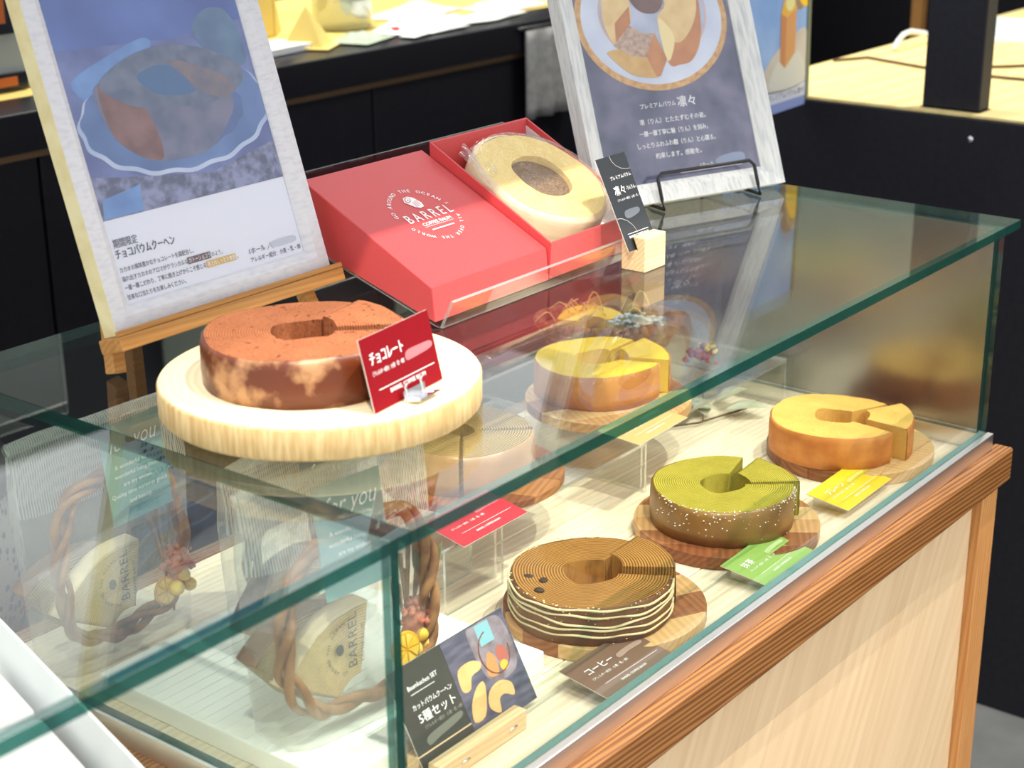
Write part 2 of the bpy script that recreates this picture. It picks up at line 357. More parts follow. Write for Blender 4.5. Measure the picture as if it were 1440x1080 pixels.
M['leafgreen'] = plain('grey_green_leaf', s2l(136, 136, 92), 0.7, c2=s2l(108, 108, 66), scale=50)
M['twig'] = plain('dark_twig', s2l(96, 70, 44), 0.8)
M['flower_red'] = plain('dried_pink_flower', s2l(190, 100, 76), 0.9, c2=s2l(206, 132, 96), scale=200)
M['flower_brown'] = plain('dried_brown_grass', s2l(140, 104, 58), 0.9, c2=s2l(170, 130, 80), scale=120)
M['flower_white'] = plain('white_hydrangea', s2l(196, 212, 214), 0.9, c2=s2l(160, 178, 186), scale=120)
M['flower_purple'] = plain('purple_dried_flower', s2l(120, 50, 70), 0.9, c2=s2l(160, 80, 90), scale=120)
M['lemon'] = plain('dried_lemon', s2l(236, 190, 40), 0.5, c2=s2l(246, 214, 96), scale=60, coat=0.2)
M['lemonrind'] = plain('lemon_rind', s2l(214, 158, 24), 0.5)
M['kraft'] = plain('yellow_kraft', s2l(222, 196, 104), 0.7, c2=s2l(232, 208, 122), scale=4)
M['towel'] = plain('grey_towel', s2l(150, 150, 150), 0.9, c2=s2l(128, 128, 128), scale=60, bump=0.3)
M['whitedish'] = plain('white_ceramic', s2l(240, 242, 240), 0.25)
M['chrome'] = plain('grey_metal', s2l(168, 174, 168), 0.35, metal=0.3)
M['orangeglow'] = plain('orange_panel', s2l(190, 96, 24), 0.5)
M['darkpane'] = plain('dark_pane', s2l(26, 28, 34), 0.2)

def wood_rings(name, heart, sap, edge):
    """end-grain slab: rings about local Z, darker heart"""
    mt, nt, N, L, P = newmat(name)
    tc = N.new('ShaderNodeTexCoord'); sp = N.new('ShaderNodeSeparateXYZ'); L.new(tc.outputs['Object'], sp.inputs[0])
    cb = N.new('ShaderNodeCombineXYZ'); L.new(sp.outputs[0], cb.inputs[0]); L.new(sp.outputs[1], cb.inputs[1])
    ln = N.new('ShaderNodeVectorMath'); ln.operation = 'LENGTH'; L.new(cb.outputs[0], ln.inputs[0])
    nz = N.new('ShaderNodeTexNoise'); nz.inputs['Scale'].default_value = 14; nz.inputs['Detail'].default_value = 2; L.new(cb.outputs[0], nz.inputs['Vector'])
    ad = N.new('ShaderNodeMath'); ad.operation = 'MULTIPLY_ADD'; ad.inputs[1].default_value = 0.02; L.new(nz.outputs['Fac'], ad.inputs[0]); L.new(ln.outputs['Value'], ad.inputs[2])
    cr = N.new('ShaderNodeValToRGB'); e = cr.color_ramp.elements
    e[0].position = 0.0; e[0].color = c4(heart); e[1].position = 1.0; e[1].color = c4(edge)
    x = cr.color_ramp.elements.new(0.68); x.color = c4(heart); y = cr.color_ramp.elements.new(0.74); y.color = c4(sap)
    dv = N.new('ShaderNodeMath'); dv.operation = 'DIVIDE'; dv.inputs[1].default_value = 0.139; L.new(ad.outputs[0], dv.inputs[0]); L.new(dv.outputs[0], cr.inputs[0])
    wv = N.new('ShaderNodeTexWave'); wv.wave_type = 'RINGS'; wv.rings_direction = 'Z'; wv.inputs['Scale'].default_value = 48; wv.inputs['Distortion'].default_value = 2; L.new(cb.outputs[0], wv.inputs['Vector'])
    mx = N.new('ShaderNodeMix'); mx.data_type = 'RGBA'; mx.blend_type = 'MULTIPLY'; mx.inputs[0].default_value = 0.14; L.new(cr.outputs[0], mx.inputs[6]); L.new(wv.outputs['Color'], mx.inputs[7])
    L.new(mx.outputs[2], P.inputs['Base Color']); P.inputs['Roughness'].default_value = 0.6; P.inputs['Specular IOR Level'].default_value = 0.3
    return mt
M['slabtop'] = wood_rings('slab_end_grain', s2l(228, 196, 144), s2l(244, 228, 190), s2l(240, 222, 180))
M['slabside'] = plain('slab_side', s2l(196, 160, 104), 0.7, c2=s2l(222, 194, 140), scale=46, stretch=(5, 5, 0.6), bump=0.2)
# pieced acacia boards: several tones across one round board
BOARD = [wood('acacia_%d' % i, s2l(*a), s2l(*b), rot=(0, 0, 0), scale=9, ring=0.35, ringscale=80, rough=0.4) for i, (a, b) in enumerate([((118, 66, 38), (150, 92, 56)), ((188, 138, 84), (216, 172, 116)), ((150, 96, 54), (186, 130, 80)), ((206, 166, 108), (226, 190, 136)), ((132, 80, 46), (168, 112, 68))])]

# ================================================================ structure of the place
def wbox(b, x0, x1, y0, y1, z0, z1, mi=0): return b.box(x0, x1, y0, y1, z0 + Z0, z1 + Z0, mi)
FL = -Z0
o = struct(wbox(MB(), -5, 5, -4.5, 4.2, FL - 0.05, FL).build('floor', M['floor']))
o = struct(wbox(MB(), -5, 5, 4.2, 4.35, FL, 2.1).build('wall_back', M['darkwall']))
o = struct(wbox(MB(), 3.6, 3.75, -1.0, 4.2, 0.15, 2.1).build('wall_right', M['palewall']))
o = struct(wbox(MB(), 3.585, 3.76, -1.0, 4.2, FL, 0.15).build('baseboard_right', M['darkwall']))
# unseen block added above the case: it keeps the front spotlights off the back half of the glass top
o = struct(wbox(MB(), -2.6, 3.5, -0.115, 0.03, 1.15, 2.1).build('trim_1', M['blocker']))
# pale columns standing far behind the kitchen counter (they show as reflections in the glass top)
for i, (px, py, wd) in enumerate([(-0.62, 3.3, 0.30), (2.35, 3.9, 0.30)]):
    pil = wbox(MB(), px - wd / 2, px + wd / 2, py, py + 0.25, FL, 2.0).build('trim_%d' % (i + 2), M['palewall'], bevel=0.004); struct(pil)

# ---- back kitchen counter
bc = thing('kitchen_counter', 'long black kitchen counter with brown trim line behind the display case', 'counter', (0.4, 1.45, FL))
def lb(x0, x1, y0, y1, z0, z1): return MB().box(x0 - 0.4, x1 - 0.4, y0 - 1.45, y1 - 1.45, z0 - FL, z1 - FL)
lb(-2.4, 1.75, 1.45, 2.15, 0.200, 0.262).build('countertop', M['black2'], bc, 0.003)
lb(-2.4, 1.75, 1.462, 1.476, 0.188, 0.1995).build('trim_strip', M['trim'], bc)
xs = [-2.4, -1.3, -0.225, 0.545, 1.315, 1.75]
for a, b in zip(xs[:-1], xs[1:]): lb(a + 0.003, b - 0.003, 1.47, 1.49, FL + 0.06, 0.187).build('front_panel', M['black'], bc, 0.002)
lb(-2.4, 1.75, 1.492, 2.1, FL, 0.186).build('carcass', M['black'], bc)
lb(-2.4, 1.75, 1.56, 2.14, 0.2625, 0.2635).build('work_surface', M['kraft'], bc)

# ---- right counter with partition
rc = thing('side_partition_counter', 'charcoal partition topped by a pale lit wooden counter at the right', 'counter', (0.73, 0.0, FL))
def rb(x0, x1, y0, y1, z0, z1): return MB().box(x0 - 0.73, x1 - 0.73, y0, y1, z0 - FL, z1 - FL)
rb(0.73, 0.76, -1.2, 0.80, FL, 0.222).build('partition_panel', M['partition'], rc, 0.002)
rb(0.735, 3.0, -1.2, 0.80, 0.2225, 0.2275).build('countertop', M['counterwood'], rc, 0.001)
rb(0.765, 3.0, -1.15, 0.78, FL + 0.08, 0.2215).build('carcass', M['partition'], rc)
sb = MB(); sb.lathe([(0.0, -0.002), (0.005, -0.002), (0.006, 0.0), (0.004, 0.0025), (0.0, 0.003)], 14)
sb.build('screw_head', M['steel'], rc, loc=(-0.0005, 0.352, 0.19 - FL), rot=(0, -PI / 2, 0))
# black post on the counter
po = thing('black_post', 'square black steel post standing on the pale right counter', 'post', (0.754, 0.352, 0.2285))
MB().box(0, 0.042, 0, 0.098, 0, 1.77).build('column', M['partition'], po, 0.003)
MB().box(-0.002, 0.044, -0.002, 0.10, -0.0005, 0.0).build('base_plate', M['black2'], po)

# ================================================================ display counter (wooden base)
XL = -1.036; DEP = 0.5216
dc = thing('display_counter', 'wooden display counter with pine rim and plywood front panel under the glass case', 'counter', (0, 0, FL))
H_ = lambda z: z - FL
zr1, zr0 = -0.0205, -0.062
MB().box(XL - 0.022, 0.026, -0.026, -0.002, H_(zr0), H_(zr1)).build('front_rim', M['rimwood'], dc, 0.003)
MB().box(0.002, 0.026, -0.0015, DEP + 0.02, H_(zr0), H_(zr1)).build('side_rim', M['rimwood'], dc, 0.003)
MB().box(XL - 0.022, XL - 0.001, -0.0015, DEP + 0.02, H_(zr0), H_(zr1)).build('side_rim', M['rimwood'], dc, 0.003)
MB().box(XL - 0.0005, 0.0015, DEP - 0.004, DEP + 0.02, H_(zr0), H_(zr1)).build('back_rim', M['rimwood'], dc, 0.003)
for px in (-0.030, XL - 0.012):
    MB().box(px, px + 0.045, -0.016, 0.03, 0.0, H_(zr0) - 0.0005).build('corner_post', M['postwood'], dc, 0.002)
MB().box(XL + 0.034, -0.031, -0.004, 0.010, 0.05, H_(zr0) - 0.0005).build('front_panel', M['ply'], dc)
MB().box(0.0, 0.012, 0.031, DEP, 0.05, H_(zr0) - 0.0005).build('side_panel', M['ply'], dc)
MB().box(XL + 0.034, -0.031, -0.010, 0.012, 0.0, 0.049).build('plinth', M['postwood'], dc)
ys = [0.0, 0.098, 0.198, 0.298, 0.400, DEP - 0.005]
for a, b in zip(ys[:-1], ys[1:]):
    MB().box(XL, 0.001, a + 0.0006, b - 0.0006, H_(-0.034), H_(-0.0205)).build('deck_plank', M['deck'], dc, 0.0008, 1)
MB().box(XL, 0.001, 0.0, DEP - 0.005, H_(-0.045), H_(-0.0345)).build('deck_base', M['joint'], dc)
# neighbouring counter on the left
lc = thing('neighbour_counter', 'second wooden display counter standing flush at the far left', 'counter', (XL - 0.03, 0, FL))
x1 = -0.0005
MB().box(-0.9, x1, -0.026, DEP + 0.02, H_(-0.05), H_(-0.0215)).build('top_board', M['deck'], lc, 0.002)
MB().box(-0.9, x1, -0.016, 0.0, 0.0, H_(-0.0505)).build('front_panel', M['ply'], lc)
MB().box(-0.9, x1 - 0.01, 0.001, DEP, 0.05, H_(-0.0505)).build('carcass', M['ply'], lc)

# ================================================================ glass case
GE = [1, 0, 1, 1, 1, 1]
gc = thing('glass_case', 'rectangular glass display case with green edges on a wooden counter', 'display case', (0, 0, 0))
def pane(name, par, x0, x1, y0, y1, z0, z1, faces, mat=None):
    # faces: material index per face in the order -z +z -y +x +y -x
    return MB().box(x0, x1, y0, y1, z0, z1, faces).build(name, [mat or M['glass'], M['gedge'], M['gsoft']], par)
ZT = 0.260
pane('top_pane', gc, XL - 0.004, 0.006, -0.015, DEP, 0.2502, ZT, [0, 0, 1, 2, 2, 1], M['glass_top'])  # right and back edges lighter: their bright light streak is put into the colour
pane('front_pane', gc, XL - 0.0005, 0.0, 0.0, 0.008, 0.0, 0.25, [2, 2, 0, 1, 0, 1])
pane('side_pane', gc, -0.008, 0.0, 0.0085, DEP, 0.0, 0.25, [1, 1, 1, 0, 1, 0], thin('glass_side_sheet', (0.90, 0.92, 0.91), 0.24, rough=0.24))
pane('side_pane', gc, XL - 0.0085, XL - 0.0005, 0.0005, DEP, 0.0, 0.25, [1, 1, 1, 0, 1, 0])
MB().box(XL - 0.012, 0.003, -0.0085, -0.0005, -0.0203, 0.0).build('rail', M['alu'], gc, 0.0008)
MB().box(XL - 0.0005, -0.0005, -0.0003, 0.0085, -0.0203, -0.0004).build('rail', M['alu'], gc)
MB().box(-0.0088, 0.003, 0.009, DEP, -0.0203, -0.0004).build('rail', M['alu'], gc)
MB().box(XL - 0.012, XL + 0.0002, 0.009, DEP, -0.0203, -0.0004).build('rail', M['alu'], gc)
lg = thing('glass_case', 'neighbouring glass case at far left holding the white gift box', 'display case', (XL - 0.0445, 0, 0))
pane('top_pane', lg, -0.90, 0.0395, -0.015, DEP, 0.2502, ZT, [0, 0, 1, 1, 1, 1], M['glass_top'])
pane('front_pane', lg, -0.90, 0.035, 0.0, 0.008, -0.0212, 0.25, [1, 1, 0, 1, 0, 1])

# ================================================================ cakes
def ring_cake(name, label, cat, c, z, a0, a1, ri, ro, h, sponge, crust, off=(0, 0), seed=0, group=None, rough=0.0006, topbev=0.0022, rotoff=0.0, parts=None):
    """a whole ring or a slice of it between angles a0..a1 (degrees); sponge and crust are separate parts"""
    t = thing(name, label, cat, (c[0] + off[0], c[1] + off[1], z), math.radians(rotoff), group)
    rr = random.Random(seed); ph = [rr.uniform(0, 6.28) for _ in range(6)]
    n = max(10, int(abs(a1 - a0) / 4)); ang = [math.radians(a0 + (a1 - a0) * i / n) for i in range(n + 1)]
    def wob(a): return 1 + 0.010 * math.sin(2 * a + ph[0]) + 0.006 * math.sin(5 * a + ph[1]) + 0.003 * math.sin(13 * a + ph[2])
    def P(a, r, zz):
        return (r * math.cos(a), r * math.sin(a), zz)
    def zt(a, r): return h + 0.0012 * math.sin(3 * a + ph[3]) + rough * noise.noise((r * 90 * math.cos(a), r * 90 * math.sin(a), seed))
    nr = 9
    sp = MB()
    rad = [0.0 + i / (nr - 1) for i in range(nr)]
    def rr_(a, k): return ri * (1 + 0.02 * math.sin(3 * a + ph[4])) + (ro * wob(a) - topbev - ri) * k
    vs = []; 
    for a in ang:
        for k in rad: vs.append(P(a, rr_(a, k), zt(a, rr_(a, k))))
    fs = [(i * nr + j, i * nr + j + 1, (i + 1) * nr + j + 1, (i + 1) * nr + j) for i in range(n) for j in range(nr - 1)]
    fs = [(f[0], f[1], f[2], f[3]) for f in fs]
    sp.add(vs, fs, 0, True)
    # inner wall
    sp.grid(lambda u, v: P(ang[round(u * n)], rr_(ang[round(u * n)], 0) * (1 + 0.015 * noise.noise((u * 40, v * 9, seed))), (1 - v) * zt(ang[round(u * n)], ri)), n + 1, 6, 0, False)
    # end faces and bottom
    for a, flip in ((ang[0], 1), (ang[-1], 0)):
        def ef(u, v, a=a): r = rr_(a, u) if u < 1 else ro * wob(a) - 0.0006; return P(a, r, v * zt(a, r) if u < 1 else v * (zt(a, r) - topbev * .6))
        sp.grid(ef, 9, 5, 0, False)
    sp.grid(lambda u, v: P(ang[round(u * n)], ri + (ro - ri - 0.001) * v, 0.0002), n + 1, 2, 0, False)
    so = sp.build('sponge', sponge, t)
    bm = bmesh.new(); bm.from_mesh(so.data); bmesh.ops.remove_doubles(bm, verts=bm.verts, dist=1e-6); bmesh.ops.recalc_face_normals(bm, faces=bm.faces); bm.to_mesh(so.data); bm.free()
    ck = MB(); prof = [(-0.0016, 0.0), (0.0, 0.0025), (0.0004, 0.3), (0.0, 0.8), (-0.0006, 1 - topbev * .55 / h), (-topbev, 1.0)]
    def cf(u, v):
        a = ang[round(u * n)]; d, k = prof[round(v * 5)]; r = ro * wob(a) + d + 0.0004 * noise.noise((a * 9, v * 4, seed + 3)); r2 = ro * wob(a) - topbev
        return P(a, r, (zt(a, r2) if k == 1.0 else k * h))
    ck.grid(cf, n + 1, 6, 0, True)
    co = ck.build('crust', crust, t)
    return t
def sugar(t, ro, h, a0, a1, n, seed, col_='ink', band=0.35, size=0.0011, name='sugar_flakes'):
    rr = random.Random(seed); b = MB()
    for i in range(n):
        a = math.radians(rr.uniform(a0, a1)); zz = h * (1 - abs(rr.gauss(0, band))); zz = max(0.002, min(h, zz)); r = ro * 1.004 + 0.0006
        if rr.random() < 0.45: zz = h + rr.uniform(-.0005, .0008); r = ro - rr.uniform(0.0, 0.0025)
        s = size * rr.uniform(0.5, 1.4); b.ball((r * math.cos(a), r * math.sin(a), zz), s, 5, 3, 0, (1, 1, 0.6))
    o = b.build(name, M[col_], t); o['kind'] = 'stuff'; return o
CR = {}
CR['choco'] = crumb('chocolate_sponge', s2l(120, 66, 40), s2l(176, 112, 76), rings=150, amt=0.35, speck=s2l(70, 34, 20))
CR['plain'] = crumb('plain_sponge', s2l(220, 164, 72), s2l(244, 200, 114), rings=150, amt=0.25)
CR['matcha'] = crumb('matcha_sponge', s2l(128, 116, 26), s2l(186, 172, 70), rings=135, amt=0.6)
CR['coffee'] = crumb('coffee_sponge', s2l(112, 74, 30), s2l(178, 130, 70), rings=115, amt=0.75)
CR['yellow'] = crumb('honey_sponge', s2l(226, 180, 32), s2l(248, 214, 74), rings=150, amt=0.3)
CR['earl'] = crumb('tea_sponge', s2l(104, 80, 40), s2l(178, 150, 90), rings=110, amt=0.85)
CU = {}
CU['choco'] = plain('chocolate_glaze_crust', s2l(104, 50, 26), 0.35, c2=s2l(190, 140, 96), scale=30, lo=0.52, hi=0.64, bump=0.25, detail=6, spec=0.5)
CU['plain'] = plain('golden_crust', s2l(196, 116, 46), 0.55, c2=s2l(216, 142, 66), scale=50, bump=0.12)
CU['matcha'] = plain('matcha_brown_crust', s2l(132, 92, 44), 0.35, c2=s2l(158, 116, 58), scale=22, bump=0.12, spec=0.6)
CU['coffee'] = plain('coffee_brown_crust', s2l(104, 64, 34), 0.5, c2=s2l(134, 88, 50), scale=40, bump=0.2)
CU['yellow'] = plain('honey_golden_crust', s2l(186, 116, 52), 0.5, c2=s2l(206, 134, 62), scale=40, bump=0.1)
CU['earl'] = plain('tea_glazed_crust', s2l(156, 116, 76), 0.3, c2=s2l(180, 140, 94), scale=22, bump=0.12, spec=0.6)

def round_board(label, c, z, r, h, rot, tones, group):
    t = thing('cake_board', label, 'board', (c[0], c[1], z), math.radians(rot), group)
    n = len(tones); xs = [-r + 2 * r * i / n for i in range(n + 1)]
    for i in range(n):       # strips of different wood across the round board
        a, b = xs[i], xs[i + 1]; top = []; k = 14
        pts = [(a + (b - a) * j / k) for j in range(k + 1)]
        up = [(x, math.sqrt(max(0, r * r - x * x))) for x in pts]; dn = [(x, -y) for x, y in reversed(up)]
        poly = [p for p in (dn + [q for q in up])]
        poly = [q for j, q in enumerate(poly) if j == 0 or (abs(q[0] - poly[j - 1][0]) + abs(q[1] - poly[j - 1][1])) > 1e-6]
        if abs(poly[0][0] - poly[-1][0]) + abs(poly[0][1] - poly[-1][1]) < 1e-6: poly.pop()
        MB().prism(poly, 0, h).build('strip', BOARD[tones[i]], t, 0.0012, 2)
    return t
DK = -0.0203
round_board('round pieced wooden board under the coffee cake', (-0.618, 0.119), DK, 0.097, 0.0145, 62, [3, 4, 1, 0, 2], 'round boards in the case')
round_board('round pieced wooden board under the green tea cake', (-0.384, 0.125), DK, 0.098, 0.0145, 35, [0, 4, 1, 3, 2, 4], 'round boards in the case')
round_board('round pieced wooden board under the plain cake at right', (-0.112, 0.120), DK, 0.097, 0.0145, 100, [3, 3, 0, 4, 0], 'round boards in the case')
round_board('round pieced wooden board under the raised yellow cake', (-0.288, 0.345), 0.0442, 0.097, 0.0122, 62, [1, 3, 0, 1, 3], 'round boards in the case')
round_board('round reddish wooden board under the brown tea cake at back left', (-0.545, 0.340), 0.0408, 0.097, 0.009, 20, [0, 2, 4, 0], 'round boards in the case')
BZ = DK + 0.0150
# coffee
cof = ring_cake('baumkuchen', 'coffee ring cake with white icing lines and three dark dots', 'cake', (-0.637, 0.122), BZ, 4, 302, 0.026, 0.077, 0.037, CR['coffee'], CU['coffee'], seed=1, group='ring cakes')
ring_cake('cake_slice', 'cut slice pulled from the coffee cake', 'cake slice', (-0.637, 0.122), BZ, -56, 2, 0.026, 0.077, 0.038, CR['coffee'], CU['coffee'], off=(0.0125, 0.004), seed=1, group='cut slices')
for k in range(5):
    ph = R.uniform(0, 6); pts = []
    for i in range(64):
        a = math.radians(8 + 292 * i / 63); zz = 0.0365 - 0.0055 * k - 0.002 + 0.0018 * math.sin(3 * a + ph) + 0.0008 * math.sin(11 * a + ph * 2) - (0.001 * k)
        rr = 0.077 * (1 + 0.010 * math.sin(2 * a)) + 0.0012; pts.append((rr * math.cos(a), rr * math.sin(a), zz))
    MB().tube(pts, [0.0008 + 0.0004 * abs(math.sin(i * .37 + k)) for i in range(64)], 6).build('icing_line', M['cream'], cof)
for (x, y) in ((-0.044, 0.040), (-0.042, 0.024), (-0.060, 0.015)):
    b = MB(); b.lathe([(0.0, 0.0), (0.0052, 0.0), (0.0045, 0.0009), (0.0, 0.0012)], 16, ax=(1, 0.8)); b.build('dark_dot', plain('dark_dot', s2l(60, 42, 20), 0.8) if 'dark_dot' not in MATS else MATS['dark_dot'], cof, loc=(x, y, 0.0372), rot=(0, 0, R.uniform(0, 3)))
sugar(cof, 0.077, 0.037, 20, 300, 150, 5, 'cream', 0.5, 0.0009)
# matcha
mat_ = ring_cake('baumkuchen', 'green tea ring cake with glossy brown side', 'cake', (-0.387, 0.130), BZ, 14, 308, 0.024, 0.076, 0.039, CR['matcha'], CU['matcha'], seed=2, group='ring cakes')
ring_cake('cake_slice', 'cut slice eased out of the green tea cake', 'cake slice', (-0.387, 0.130), BZ, -51, 6, 0.024, 0.076, 0.040, CR['matcha'], CU['matcha'], off=(0.0065, -0.0035), seed=2, group='cut slices')
sugar(mat_, 0.076, 0.039, 150, 300, 190, 6, 'ink', 0.4, 0.0008)
# plain
pl_ = ring_cake('baumkuchen', 'plain golden ring cake at the right end of the case', 'cake', (-0.134, 0.130), BZ, -25, 265, 0.024, 0.076, 0.038, CR['plain'], CU['plain'], seed=3, group='ring cakes')
ring_cake('cake_slice', 'cut slice pulled from the plain golden cake', 'cake slice', (-0.134, 0.130), BZ, -92, -27, 0.024, 0.076, 0.039, CR['plain'], CU['plain'], off=(0.012, -0.011), seed=3, group='cut slices')
# yellow, raised
ye_ = ring_cake('baumkuchen', 'bright yellow ring cake raised at the back of the case', 'cake', (-0.280, 0.366), 0.0570, 0, 290, 0.026, 0.075, 0.040, CR['yellow'], CU['yellow'], seed=4, group='ring cakes')
ring_cake('cake_slice', 'cut slice pulled from the bright yellow cake', 'cake slice', (-0.280, 0.366), 0.0570, -68, -2, 0.026, 0.075, 0.041, CR['yellow'], CU['yellow'], off=(0.011, -0.005), seed=4, group='cut slices')
sugar(ye_, 0.075, 0.040, 180, 290, 40, 8, 'cream', 0.1, 0.0007)
# tea cake, raised behind the bags
ea_ = ring_cake('baumkuchen', 'pale brown tea ring cake partly behind the round wood slab', 'cake', (-0.552, 0.349), 0.0500, -48, 218, 0.015, 0.075, 0.045, CR['earl'], CU['earl'], seed=5, group='ring cakes')
ring_cake('cake_slice', 'front portion cut from the pale brown tea cake', 'cake slice', (-0.552, 0.349), 0.0500, 220, 310, 0.015, 0.075, 0.045, CR['earl'], CU['earl'], off=(-0.002, -0.004), seed=5, group='cut slices')
# chocolate cake on a slab on top of the glass
sl = thing('wood_slab', 'thick round pale wood slab under the chocolate cake', 'board', (-0.898, 0.204, ZT + 0.0005))
b = MB(); b.lathe([(0.126, 0.0), (0.129, 0.003), (0.129, 0.024), (0.1275, 0.0262)], 96); b.build('edge', M['slabside'], sl)
b = MB(); b.lathe([(0.1275, 0.0262), (0.1262, 0.0270), (0.0001, 0.0270)], 96, close_bot=False); b.build('end_grain', M['slabtop'], sl)
CZ = ZT + 0.0005 + 0.0275
ch_ = ring_cake('baumkuchen', 'chocolate ring cake with mottled glaze on a round wood slab', 'cake', (-0.913, 0.206), CZ, 12, 311, 0.025, 0.081, 0.037, CR['choco'], CU['choco'], seed=6, group='ring cakes', topbev=0.004)
ring_cake('cake_slice', 'cut slice set back into the chocolate cake', 'cake slice', (-0.913, 0.206), CZ, -46.5, 9.5, 0.025, 0.081, 0.0395, CR['choco'], CU['choco'], off=(0.0015, -0.0005), seed=6, group='cut slices', topbev=0.004)

# ================================================================ acrylic risers
def riser(label, x0, x1, y0, y1, z0, z1, th=0.004, group='clear acrylic risers'):
    t = thing('acrylic_riser', label, 'riser', ((x0 + x1) / 2, (y0 + y1) / 2, z0), 0, group)
    wx, wy, h = (x1 - x0) / 2, (y1 - y0) / 2, z1 - z0
    mm = [M['acryl'], M['acryl_edge']]
    MB().box(-wx, wx, -wy, wy, h - th, h, [0, 0, 1, 1, 1, 1]).build('shelf', mm, t)
    for s in (-1, 1):
        a = s * wx; lo, hi = (a, a + th) if s < 0 else (a - th, a)
        MB().box(lo, hi, -wy, wy, 0, h - th - 0.0002, [0, 0, 1, 0, 1, 0]).build('side_wall', mm, t)
    return t
riser('clear acrylic riser under the yellow cake and wicker basket', -0.346, -0.016, 0.260, 0.515, DK, 0.0438)
riser('clear acrylic riser under the brown tea cake', -0.622, -0.349, 0.250, 0.470, DK, 0.0405)

# ================================================================ price cards
def card(label, P, tilt, yaw, w_, h_, mt, th=0.0008, name='price_card', cat='card', group='price cards', edge=True):
    t = thing(name, label, cat, mat=frame_m(P, tilt, yaw), group=group)
    MB().box(0, w_, 0, h_, -th, 0, [0, 0, 1, 1, 1, 1]).build('sheet', [mt, M['cardedge']], t)
    return t
def bar(t, x0, x1, y, th, mt, z=0.0004, name='printed_line'):
    return flat([(x0, y - th / 2), (x1, y - th / 2), (x1, y + th / 2), (x0, y + th / 2)], z, mt, t, name)
ALG = '（アレルギー成分：小麦・乳・卵）'
def small_print(t, w_, h_, title, size, ink, blur, tx=0.14):
    if title: text(title, size, ink, t, w_ * tx, h_ * 0.60, 0.0004, bold=0.02)
    text(ALG, 0.0034, ink, t, w_ * (tx - .04), h_ * 0.46, 0.0004, bold=0.01)
    flat(smooth_poly([(w_ * 1000 * .58, h_ * 1000 * .58), (w_ * 1000 * .74, h_ * 1000 * .60), (w_ * 1000 * .92, h_ * 1000 * .60), (w_ * 1000 * .93, h_ * 1000 * .68), (w_ * 1000 * .75, h_ * 1000 * .70), (w_ * 1000 * .59, h_ * 1000 * .67)], 4), 0.0004, blur, t, 'blurred_price')
    bar(t, w_ * 1000 * .16, w_ * 1000 * .93, h_ * 1000 * .30, 0.45, ink)
    text('BARREL COFFEE BAUM', 0.0036, ink, t, w_ * 0.5, h_ * 0.17, 0.0004, 'CENTER', bold=0.02)
def blurc(name, c): return plain(name, s2l(*c), 0.7)
def card_stand(label, P, tilt, yaw, w_, h_, ztop):
    """clear folded acrylic stand that carries a price card"""
    t = thing('card_stand', label, 'card stand', mat=frame_m(P, tilt, yaw), group='clear card stands')
    mm = [M['acryl'], M['acryl_edge']]
    MB().box(0.004, w_ - 0.004, 0.002, h_ - 0.002, -0.0032, -0.0012, [0, 0, 1, 1, 1, 1]).build('plate', mm, t)
    return t
# coffee, matcha, plain cards close to the front pane
cards = [('coffee brown card lettered in white in front of the coffee cake', (-0.760, 0.0145, -0.0095), -0.035, 0.100, 0.056, 'browncard', 'コーヒー', (176, 150, 134)),
         ('green price card in front of the green tea cake', (-0.491, 0.0135, -0.0095), 0.03, 0.099, 0.054, 'greencard', '抹茶', (190, 214, 150)),
         ('yellow price card in front of the plain cake', (-0.282, 0.0345, -0.0095), 0.02, 0.108, 0.051, 'yellowcard', 'プレーン', (246, 230, 120))]
for lab, P, yaw, w_, h_, mt, title, bl in cards:
    t = card(lab, P, 0.13, yaw, w_, h_, M[mt])
    small_print(t, w_, h_, title, 0.0098, M['ink'], blurc('blur_' + mt, bl))
    s_ = thing('card_stand', 'low clear acrylic stand under the ' + mt.replace('card', '') + ' price card', 'card stand', (P[0], P[1], DK), yaw, 'clear card stands')
    mm = [M['acryl'], M['acryl_edge']]
    MB().prism_x([(0.008, 0.0), (0.048, 0.0), (0.048, 0.0145), (0.008, 0.0095)], 0.012, w_ - 0.012, [1, 1, 0, 0, 0, 0]).build('wedge_block', mm, s_)
# red card on its tall stand, beige card on the riser edge
t = card('bright red price card in front of the brown tea cake', (-0.697, 0.226, 0.0500), 0.2, 0.01, 0.100, 0.053, M['redcard2']); small_print(t, 0.1, 0.053, '', 0.0098, M['ink'], blurc('blur_red', (224, 110, 120)))
s_ = thing('card_stand', 'tall clear acrylic stand under the bright red price card', 'card stand', (-0.713, 0.236, DK), 0, 'clear card stands')
mm = [M['acryl'], M['acryl_edge']]
MB().box(0, 0.088, 0, 0.003, 0, 0.0685, [1, 1, 0, 1, 0, 1]).build('front_wall', mm, s_)
MB().box(0, 0.088, 0.0032, 0.040, 0.0655, 0.0685, [0, 0, 1, 1, 1, 1]).build('shelf', mm, s_)
MB().box(0, 0.088, 0.0402, 0.0432, 0, 0.0685, [1, 1, 0, 1, 0, 1]).build('back_wall', mm, s_)
t = card('beige price card resting before the yellow cake', (-0.398, 0.227, 0.0572), 0.08, 0.04, 0.102, 0.055, M['beigecard']); small_print(t, 0.102, 0.055, '', 0.0098, M['ink'], blurc('blur_beige', (232, 204, 160)))

